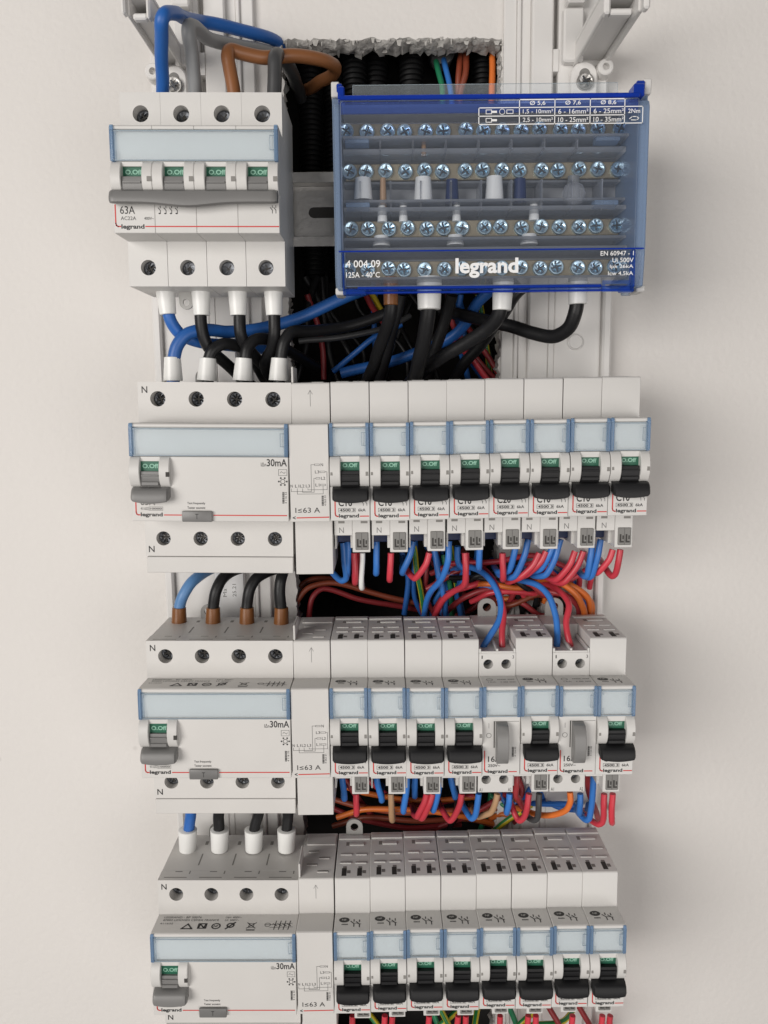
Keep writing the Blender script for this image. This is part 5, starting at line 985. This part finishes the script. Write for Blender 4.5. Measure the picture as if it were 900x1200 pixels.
wire('blue wire under the first device in the relay row', 'wire_blue', 1.6, [(89.4, -154.7, 24.0), (89.6, -163.1, 24.0), (89.9, -172.6, 22.0), (89.6, -176.1, 17.0), (88.9, -180.0, 4.0), (87.1, -191.2, -30.0)], group='wires under the breakers in the relay row')
wire('red wire under the first device in the relay row', 'wire_red', 1.6, [(96.2, -169.7, 24.0), (96.2, -175.2, 24.0), (96.4, -181.2, 22.0), (96.2, -184.8, 17.0), (95.7, -189.0, 4.0), (94.5, -200.8, -30.0)], group='wires under the breakers in the relay row')
wire('blue wire under the second device in the relay row', 'wire_blue', 1.6, [(106.9, -155.9, 24.0), (107.7, -164.3, 24.0), (109.4, -173.8, 22.0), (109.3, -177.3, 17.0), (109.3, -181.2, 4.0), (109.2, -192.5, -30.0)], group='wires under the breakers in the relay row')
wire('tan wire under the second device in the relay row', 'wire_tan', 1.6, [(114.2, -170.0, 24.0), (114.5, -176.9, 24.0), (115.0, -184.7, 22.0), (115.1, -188.4, 17.0), (115.2, -192.7, 4.0), (115.6, -204.9, -30.0)], group='wires under the breakers in the relay row')
wire('blue wire under the third device in the relay row', 'wire_blue', 1.6, [(123.2, -155.2, 24.0), (122.3, -166.7, 24.0), (120.8, -180.0, 22.0), (121.0, -183.7, 17.0), (121.3, -187.8, 4.0), (122.1, -199.6, -30.0)], group='wires under the breakers in the relay row')
wire('blue wire under the third device in the relay row', 'wire_blue', 1.6, [(127.4, -158.1, 18.0), (127.2, -165.9, 18.0), (126.9, -174.7, 16.0), (127.1, -178.3, 11.0), (127.6, -182.1, -2.0), (128.7, -190.1, -30.0)], group='wires under the breakers in the relay row')
wire('red wire under the third device in the relay row', 'wire_red', 1.6, [(132.8, -170.2, 24.0), (131.4, -176.1, 24.0), (128.8, -182.5, 22.0), (128.0, -185.0, 20.0), (126.5, -188.0, 12.0), (126.6, -203.4, -30.0)], group='wires under the breakers in the relay row')
wire('red wire under the third device in the relay row', 'wire_red', 1.6, [(135.9, -170.2, 24.0), (134.3, -176.5, 24.0), (131.5, -183.5, 22.0), (130.3, -186.0, 20.0), (128.4, -188.9, 12.0), (128.1, -204.5, -30.0)], group='wires under the breakers in the relay row')
wire('blue wire under the fourth device in the relay row', 'wire_blue', 1.6, [(140.7, -155.4, 24.0), (139.2, -166.7, 24.0), (136.4, -179.8, 22.0), (136.7, -183.4, 17.0), (137.5, -187.5, 4.0), (139.7, -199.3, -30.0)], group='wires under the breakers in the relay row')
wire('red wire under the fourth device in the relay row', 'wire_red', 1.6, [(150.9, -170.4, 24.0), (149.5, -177.2, 24.0), (147.1, -184.6, 22.0), (145.1, -187.2, 20.0), (141.6, -185.2, 12.0), (141.2, -200.4, -30.0)], group='wires under the breakers in the relay row')
wire('blue wire under the fourth device in the relay row', 'wire_blue', 1.6, [(145.2, -158.3, 18.0), (146.1, -166.4, 18.0), (148.1, -175.5, 16.0), (148.5, -179.1, 11.0), (149.7, -182.9, -2.0), (152.3, -190.9, -30.0)], group='wires under the breakers in the relay row')
wire('blue wire under the fifth device in the relay row', 'wire_blue', 1.6, [(159.7, -170.5, 24.0), (158.9, -176.9, 24.0), (157.8, -183.8, 22.0), (156.1, -186.3, 20.0), (153.4, -184.4, 12.0), (154.8, -199.5, -30.0)], group='wires under the breakers in the relay row')
wire('tan wire under the fifth device in the relay row', 'wire_tan', 1.6, [(169.4, -170.7, 24.0), (168.3, -175.9, 24.0), (166.6, -181.6, 22.0), (164.4, -184.1, 20.0), (160.8, -189.8, 12.0), (161.8, -205.4, -30.0)], group='wires under the breakers in the relay row')
wire('blue wire under the fifth device in the relay row', 'wire_blue', 1.6, [(175.6, -170.7, 24.0), (175.1, -175.8, 24.0), (174.7, -181.2, 22.0), (175.5, -184.9, 17.0), (177.5, -189.0, 4.0), (182.9, -200.9, -30.0)], group='wires under the breakers in the relay row')
wire('red wire under the sixth device in the relay row', 'wire_red', 1.6, [(185.7, -170.9, 24.0), (184.7, -177.6, 24.0), (183.2, -185.1, 22.0), (181.0, -187.6, 20.0), (177.6, -179.9, 12.0), (180.4, -194.5, -30.0)], group='wires under the breakers in the relay row')
wire('dark grey wire under the sixth device in the relay row', 'wire_charcoal', 1.6, [(191.0, -170.9, 24.0), (190.7, -177.7, 24.0), (190.3, -185.2, 22.0), (188.8, -187.7, 20.0), (186.8, -189.7, 12.0), (191.5, -205.3, -30.0)], group='wires under the breakers in the relay row')
wire('dark red wire under the sixth device in the relay row', 'wire_darkred', 1.6, [(179.4, -159.1, 24.0), (179.2, -165.6, 24.0), (179.0, -172.8, 22.0), (180.6, -175.2, 20.0), (184.5, -184.8, 12.0), (194.0, -200.0, -30.0)], group='wires under the breakers in the relay row')
wire('orange wire under the seventh device in the relay row', 'wire_orange', 1.6, [(206.4, -169.2, 26.0), (206.5, -174.8, 26.0), (204.9, -180.5, 24.0), (199.6, -186.1, 18.0), (193.1, -189.9, 10.0), (186.7, -192.8, 0.0), (183.4, -201.4, -20.0)], group='wires under the breakers in the relay row')
wire('blue wire under the seventh device in the relay row', 'wire_blue', 1.6, [(212.2, -171.2, 24.0), (212.2, -176.7, 24.0), (212.5, -182.6, 22.0), (213.8, -186.3, 17.0), (217.1, -190.5, 4.0), (225.7, -202.5, -30.0)], group='wires under the breakers in the relay row')
wire('blue wire under the last device in the relay row', 'wire_blue', 1.6, [(219.3, -155.0, 24.0), (218.7, -169.0, 24.0), (217.9, -185.6, 22.0), (216.5, -188.1, 20.0), (214.6, -188.1, 12.0), (222.0, -203.5, -30.0)], group='wires under the breakers in the relay row')
wire('red wire under the last device in the relay row', 'wire_red', 1.6, [(224.6, -171.4, 24.0), (224.5, -179.2, 24.0), (224.7, -188.0, 22.0), (222.8, -190.5, 20.0), (220.2, -191.6, 12.0), (227.3, -207.3, -30.0)], group='wires under the breakers in the relay row')
wire('red wire under the last device in the relay row', 'wire_red', 1.6, [(229.0, -171.4, 24.0), (229.0, -179.0, 24.0), (229.6, -187.6, 22.0), (231.1, -191.4, 17.0), (234.9, -195.7, 4.0), (245.0, -208.1, -30.0)], group='wires under the breakers in the relay row')
wire('dark red wire under the last device in the relay row', 'wire_darkred', 1.6, [(216.5, -159.2, 20.0), (219.3, -174.1, 14.0), (225.0, -189.1, 4.0), (232.5, -206.5, -12.0)], group='wires under the breakers in the relay row')
wire('shade-darkened orange wire bundled in the dark opening between relay row and lowest row', 'wire_orange_shaded', 1.6, [(79.0, -192.8, -16.0), (96.1, -196.0, -12.0), (120.1, -198.9, -10.0), (149.2, -199.3, -12.0), (185.0, -204.1, -24.0)], group='wires bundled in the opening between the lower rows')
wire('orange wire bundled in the dark opening between relay row and lowest row', 'wire_orange', 1.6, [(83.8, -203.7, -14.0), (100.9, -196.6, -10.0), (124.9, -196.3, -8.0), (149.2, -201.3, -12.0), (175.2, -214.6, -24.0)], group='wires bundled in the opening between the lower rows')
wire('shade-darkened orange wire bundled in the dark opening between relay row and lowest row', 'wire_orange_shaded', 1.6, [(80.7, -213.3, -22.0), (100.7, -206.1, -18.0), (130.0, -207.5, -16.0), (159.8, -209.0, -20.0), (185.9, -221.8, -28.0)], group='wires bundled in the opening between the lower rows')
wire('dark red wire bundled in the dark opening between relay row and lowest row', 'wire_darkred', 1.6, [(78.3, -202.2, -24.0), (100.6, -209.3, -20.0), (125.2, -213.8, -20.0), (155.2, -214.4, -24.0)], group='wires bundled in the opening between the lower rows')
wire('orange wire bundled in the dark opening between relay row and lowest row', 'wire_orange', 1.6, [(86.0, -189.2, -24.0), (100.8, -192.5, -20.0), (130.2, -197.1, -20.0), (165.4, -198.6, -26.0)], group='wires bundled in the opening between the lower rows')
wire('dark red wire bundled in the dark opening between relay row and lowest row', 'wire_darkred', 1.6, [(86.3, -179.4, -20.0), (93.5, -191.4, -18.0), (105.5, -209.4, -22.0)], group='wires bundled in the opening between the lower rows')
wire('red wire bundled in the dark opening between relay row and lowest row', 'wire_red', 1.6, [(96.0, -181.5, -24.0), (115.5, -196.4, -22.0), (135.2, -200.3, -22.0), (162.9, -197.5, -26.0)], group='wires bundled in the opening between the lower rows')
wire('yellow-green wire bundled in the dark opening between relay row and lowest row', 'wire_earth', 1.6, [(165.3, -227.3, -24.0), (178.6, -208.5, -14.0), (193.1, -198.3, -14.0), (205.2, -197.0, -26.0)], group='wires bundled in the opening between the lower rows')
wire('yellow-green wire bundled in the dark opening between relay row and lowest row', 'wire_earth', 1.6, [(189.9, -223.8, -22.0), (196.0, -209.9, -16.0), (198.1, -199.0, -20.0), (196.5, -189.9, -28.0)], group='wires bundled in the opening between the lower rows')
wire('green wire bundled in the dark opening between relay row and lowest row', 'wire_green', 1.6, [(165.5, -223.1, -26.0), (170.1, -208.7, -24.0), (173.1, -197.6, -28.0)], group='wires bundled in the opening between the lower rows')
wire('deep blue wire bundled in the dark opening between relay row and lowest row', 'cable_blue', 1.6, [(184.3, -198.8, -20.0), (201.9, -194.8, -10.0), (214.8, -190.6, 0.0), (219.5, -194.5, 4.0), (228.1, -198.3, -18.0)], group='wires bundled in the opening between the lower rows')
wire('deep blue wire bundled in the dark opening between relay row and lowest row', 'cable_blue', 1.6, [(196.9, -194.8, -22.0), (209.6, -198.0, -12.0), (228.7, -204.6, -20.0)], group='wires bundled in the opening between the lower rows')
wire('dark red wire bundled in the dark opening between relay row and lowest row', 'wire_darkred', 1.6, [(135.3, -218.9, -24.0), (164.2, -201.6, -16.0), (183.9, -190.0, -18.0), (195.4, -184.7, -28.0)], group='wires bundled in the opening between the lower rows')
wire('dark red wire bundled in the dark opening between relay row and lowest row', 'wire_darkred', 1.6, [(183.7, -177.1, -18.0), (188.7, -187.0, -12.0), (187.3, -200.9, -14.0), (183.5, -220.7, -26.0)], group='wires bundled in the opening between the lower rows')
wire('black wire bundled in the dark opening between relay row and lowest row', 'wire_black', 1.6, [(146.3, -173.3, -6.0), (150.8, -187.4, -4.0), (150.3, -205.6, -14.0), (145.6, -224.0, -28.0)], group='wires bundled in the opening between the lower rows')
wire('red wire under the first device in the row beneath the relays', 'wire_red', 1.6, [(92.3, -296.6, 24.0), (92.2, -304.6, 24.0), (92.0, -314.2, 22.0), (91.7, -319.7, 17.0), (91.1, -327.9, 4.0), (89.5, -350.8, -30.0)], group='wires under the breakers in the row beneath the relays')
wire('red wire under the second device in the row beneath the relays', 'wire_red', 1.6, [(113.9, -296.9, 24.0), (113.4, -304.9, 24.0), (112.4, -314.5, 22.0), (112.4, -319.9, 17.0), (112.5, -328.2, 4.0), (112.6, -351.1, -30.0)], group='wires under the breakers in the row beneath the relays')
wire('red wire under the second device in the row beneath the relays', 'wire_red', 1.6, [(109.8, -296.8, 24.0), (109.2, -304.6, 24.0), (108.2, -313.9, 22.0), (108.2, -319.4, 17.0), (108.1, -327.6, 4.0), (107.9, -350.5, -30.0)], group='wires under the breakers in the row beneath the relays')
wire('red wire under the third device in the row beneath the relays', 'wire_red', 1.6, [(133.7, -297.1, 24.0), (133.2, -305.2, 24.0), (132.4, -314.8, 22.0), (132.6, -320.2, 17.0), (133.3, -328.5, 4.0), (135.2, -351.4, -30.0)], group='wires under the breakers in the row beneath the relays')
wire('red wire under the fourth device in the row beneath the relays', 'wire_red', 1.6, [(153.5, -297.4, 24.0), (153.0, -305.5, 24.0), (152.3, -315.0, 22.0), (152.9, -320.5, 17.0), (154.2, -328.8, 4.0), (157.7, -351.7, -30.0)], group='wires under the breakers in the row beneath the relays')
wire('red wire under the fourth device in the row beneath the relays', 'wire_red', 1.6, [(149.3, -297.4, 24.0), (148.9, -305.2, 24.0), (148.2, -314.5, 22.0), (148.6, -319.9, 17.0), (149.8, -328.2, 4.0), (153.0, -351.1, -30.0)], group='wires under the breakers in the row beneath the relays')
wire('red wire under the fifth device in the row beneath the relays', 'wire_red', 1.6, [(171.9, -297.7, 24.0), (171.5, -305.7, 24.0), (170.9, -315.3, 22.0), (171.7, -320.8, 17.0), (173.6, -329.1, 4.0), (178.7, -352.0, -30.0)], group='wires under the breakers in the row beneath the relays')
wire('red wire under the sixth device in the row beneath the relays', 'wire_red', 1.6, [(191.2, -297.9, 24.0), (190.8, -306.0, 24.0), (190.5, -315.6, 22.0), (191.5, -321.0, 17.0), (194.1, -329.4, 4.0), (200.8, -352.3, -30.0)], group='wires under the breakers in the row beneath the relays')
wire('red wire under the sixth device in the row beneath the relays', 'wire_red', 1.6, [(187.1, -297.9, 24.0), (186.7, -305.7, 24.0), (186.3, -315.0, 22.0), (187.2, -320.5, 17.0), (189.7, -328.8, 4.0), (196.1, -351.7, -30.0)], group='wires under the breakers in the row beneath the relays')
wire('red wire under the seventh device in the row beneath the relays', 'wire_red', 1.6, [(211.0, -298.2, 24.0), (210.7, -306.2, 24.0), (210.5, -315.8, 22.0), (211.7, -321.3, 17.0), (215.0, -329.7, 4.0), (223.4, -352.6, -30.0)], group='wires under the breakers in the row beneath the relays')
wire('red wire under the last device in the row beneath the relays', 'wire_red', 1.6, [(231.3, -298.5, 24.0), (231.0, -306.5, 24.0), (230.9, -316.1, 22.0), (232.5, -321.6, 17.0), (236.3, -329.9, 4.0), (246.5, -353.0, -30.0)], group='wires under the breakers in the row beneath the relays')
wire('red wire under the last device in the row beneath the relays', 'wire_red', 1.6, [(227.1, -298.4, 24.0), (226.8, -306.2, 24.0), (226.7, -315.5, 22.0), (228.2, -321.0, 17.0), (232.0, -329.3, 4.0), (241.8, -352.3, -30.0)], group='wires under the breakers in the row beneath the relays')
wire('yellow-green striped wire under the lowest row of breakers', 'wire_earth', 1.6, [(99.8, -305.9, 10.0), (106.8, -313.1, 14.0), (118.8, -338.9, 0.0), (134.5, -374.4, -20.0)], group='striped wires under the lowest breakers')
wire('yellow-green striped wire under the lowest row of breakers', 'wire_earth', 1.6, [(140.5, -307.1, 6.0), (146.4, -317.1, 10.0), (153.2, -344.9, 0.0)], group='striped wires under the lowest breakers')
wire('yellow-green striped wire under the lowest row of breakers', 'wire_earth', 1.6, [(162.6, -310.7, 2.0), (159.8, -317.2, 10.0), (156.1, -348.6, -4.0)], group='striped wires under the lowest breakers')
wire('yellow-green striped wire under the lowest row of breakers', 'wire_earth', 1.6, [(175.9, -346.1, -4.0), (185.9, -316.7, 8.0), (197.6, -311.2, 2.0)], group='striped wires under the lowest breakers')
wire('yellow-green striped wire under the lowest row of breakers', 'wire_earth', 1.6, [(177.7, -331.6, 0.0), (190.0, -314.9, 12.0), (210.4, -316.6, 6.0), (225.0, -319.3, -14.0)], group='striped wires under the lowest breakers')
wire('yellow-green striped wire under the lowest row of breakers', 'wire_earth', 1.6, [(123.8, -342.6, -4.0), (142.7, -315.0, 8.0), (156.4, -316.2, -8.0)], group='striped wires under the lowest breakers')
wire('dark red wire slanting under the lowest row of breakers', 'wire_darkred', 1.6, [(200.5, -305.3, 6.0), (207.0, -315.2, 10.0), (216.2, -345.8, 0.0)], group='dark red wires under the lowest breakers')
wire('dark red wire slanting under the lowest row of breakers', 'wire_darkred', 1.6, [(217.8, -305.5, 6.0), (224.3, -317.2, 8.0), (240.6, -349.8, -4.0)], group='dark red wires under the lowest breakers')
wire('green wire under the lowest row of breakers', 'wire_green', 1.6, [(136.6, -319.2, -10.0), (141.5, -332.5, -8.0), (149.2, -353.9, -10.0)], group='green wires under the lowest breakers')
wire('green wire under the lowest row of breakers', 'wire_green', 1.6, [(181.4, -316.5, -6.0), (186.2, -329.7, -4.0), (194.5, -354.6, -10.0)], group='green wires under the lowest breakers')
wire('green wire coming out of the conduit behind the terminal block', 'wire_green', 1.5, [(143.1, 211.3, -46.0), (144.0, 203.4, -40.0), (145.5, 193.4, -36.0), (145.8, 177.9, -34.0), (141.7, 152.1, -34.0)], group='wires from the conduit')
wire('blue wire coming out of the conduit behind the terminal block', 'wire_blue', 1.5, [(147.2, 212.1, -46.0), (148.1, 203.4, -40.0), (150.5, 191.3, -36.0), (151.7, 177.8, -34.0), (155.3, 152.0, -34.0)], group='wires from the conduit')
wire('orange wire along the edge of the opening beside the conduits', 'wire_orange', 1.7, [(172.5, 218.0, -40.0), (172.0, 203.7, -36.0), (171.4, 190.4, -34.0), (170.7, 169.1, -34.0)], group='wires from the conduit')
wire('shade-darkened orange wire between the black conduits', 'wire_orange_shaded', 1.7, [(156.6, 215.5, -44.0), (154.9, 203.3, -40.0), (154.0, 192.7, -40.0), (151.3, 175.5, -40.0)], group='wires from the conduit')
wire('shade-darkened orange wire between the black conduits', 'wire_orange_shaded', 1.7, [(158.7, 214.7, -42.0), (157.9, 202.5, -38.0), (155.6, 191.9, -38.0), (155.7, 174.8, -38.0)], group='wires from the conduit')
def conduit(x, z_top, z_bot, d, label):
    m = MB(); prof = []; z = z_bot; k = 0
    while z < z_top:
        prof += [(z, 5.4), (z + .5, 6.5), (z + 1.5, 6.5), (z + 2.0, 5.4)]; z += 2.7; k += 1
    m.cyl((x, d, 0), 'z', prof, 20); o = m.build('conduit', 'conduit_black', smooth=30)
    return tag(o, label, 'conduit', 'conduits in the wall opening')
CW = ['right beside the isolator', 'behind the loop of brown cable', 'just past the brown cable loop', 'behind the terminal block, between other conduits', 'next to the open ended conduit', 'next to the orange wire']
for x, x1, zt, zb, d in [(73.8, 72.2, 244.4, 99.5, -62), (87.8, 86.5, 245.9, 99.9, -66), (99.1, 98.4, 239.9, 143.9, -52), (110.7, 110.0, 243.2, 113.0, -60), (130.0, 129.8, 237.9, 134.0, -50), (168.7, 169.0, 236.3, 129.0, -50)]:
    conduit(x, zt, zb, d, 'black corrugated conduit inside the wall opening, ' + CW.pop(0))

m = MB(); m.cone((146.6, -66, 221.4), (146.6, -44, 215.4), 5.8, 5.8, 24, cap=False); m.cone((146.6, -66, 221.4), (146.6, -44, 215.4), 4.9, 4.9, 24, cap=False)
for k in range(5): m.cyl((146.6, -64 + 4.2 * k, 219.4 - (4.2 * k) * .18), 'd', [(0, 5.6), (.4, 6.6), (1.6, 6.6), (2.0, 5.6)], 24)
tag(m.build('conduit', 'wire_charcoal', smooth=30), 'open ended conduit with green and blue wires coming out', 'conduit', 'conduits in the wall opening')

st = MB(); st.box(20.0, 35.2, -13.98, -13.86, -94.1, -43.2); stk = st.build('sticker', 'print_white')
tag(stk, 'small white printed sticker on the chassis behind the black feed cables', 'sticker')
st = MB(); st.text('Ma', 24.0, 26.0, -74.1, -69.6, -13.8, 0, True); st.text('25.21', 29.200000000000003, 31.200000000000003, -74.1, -67.1, -13.8, 0, True); st.build('sticker_lettering', 'print_grey', stk, flat=True)
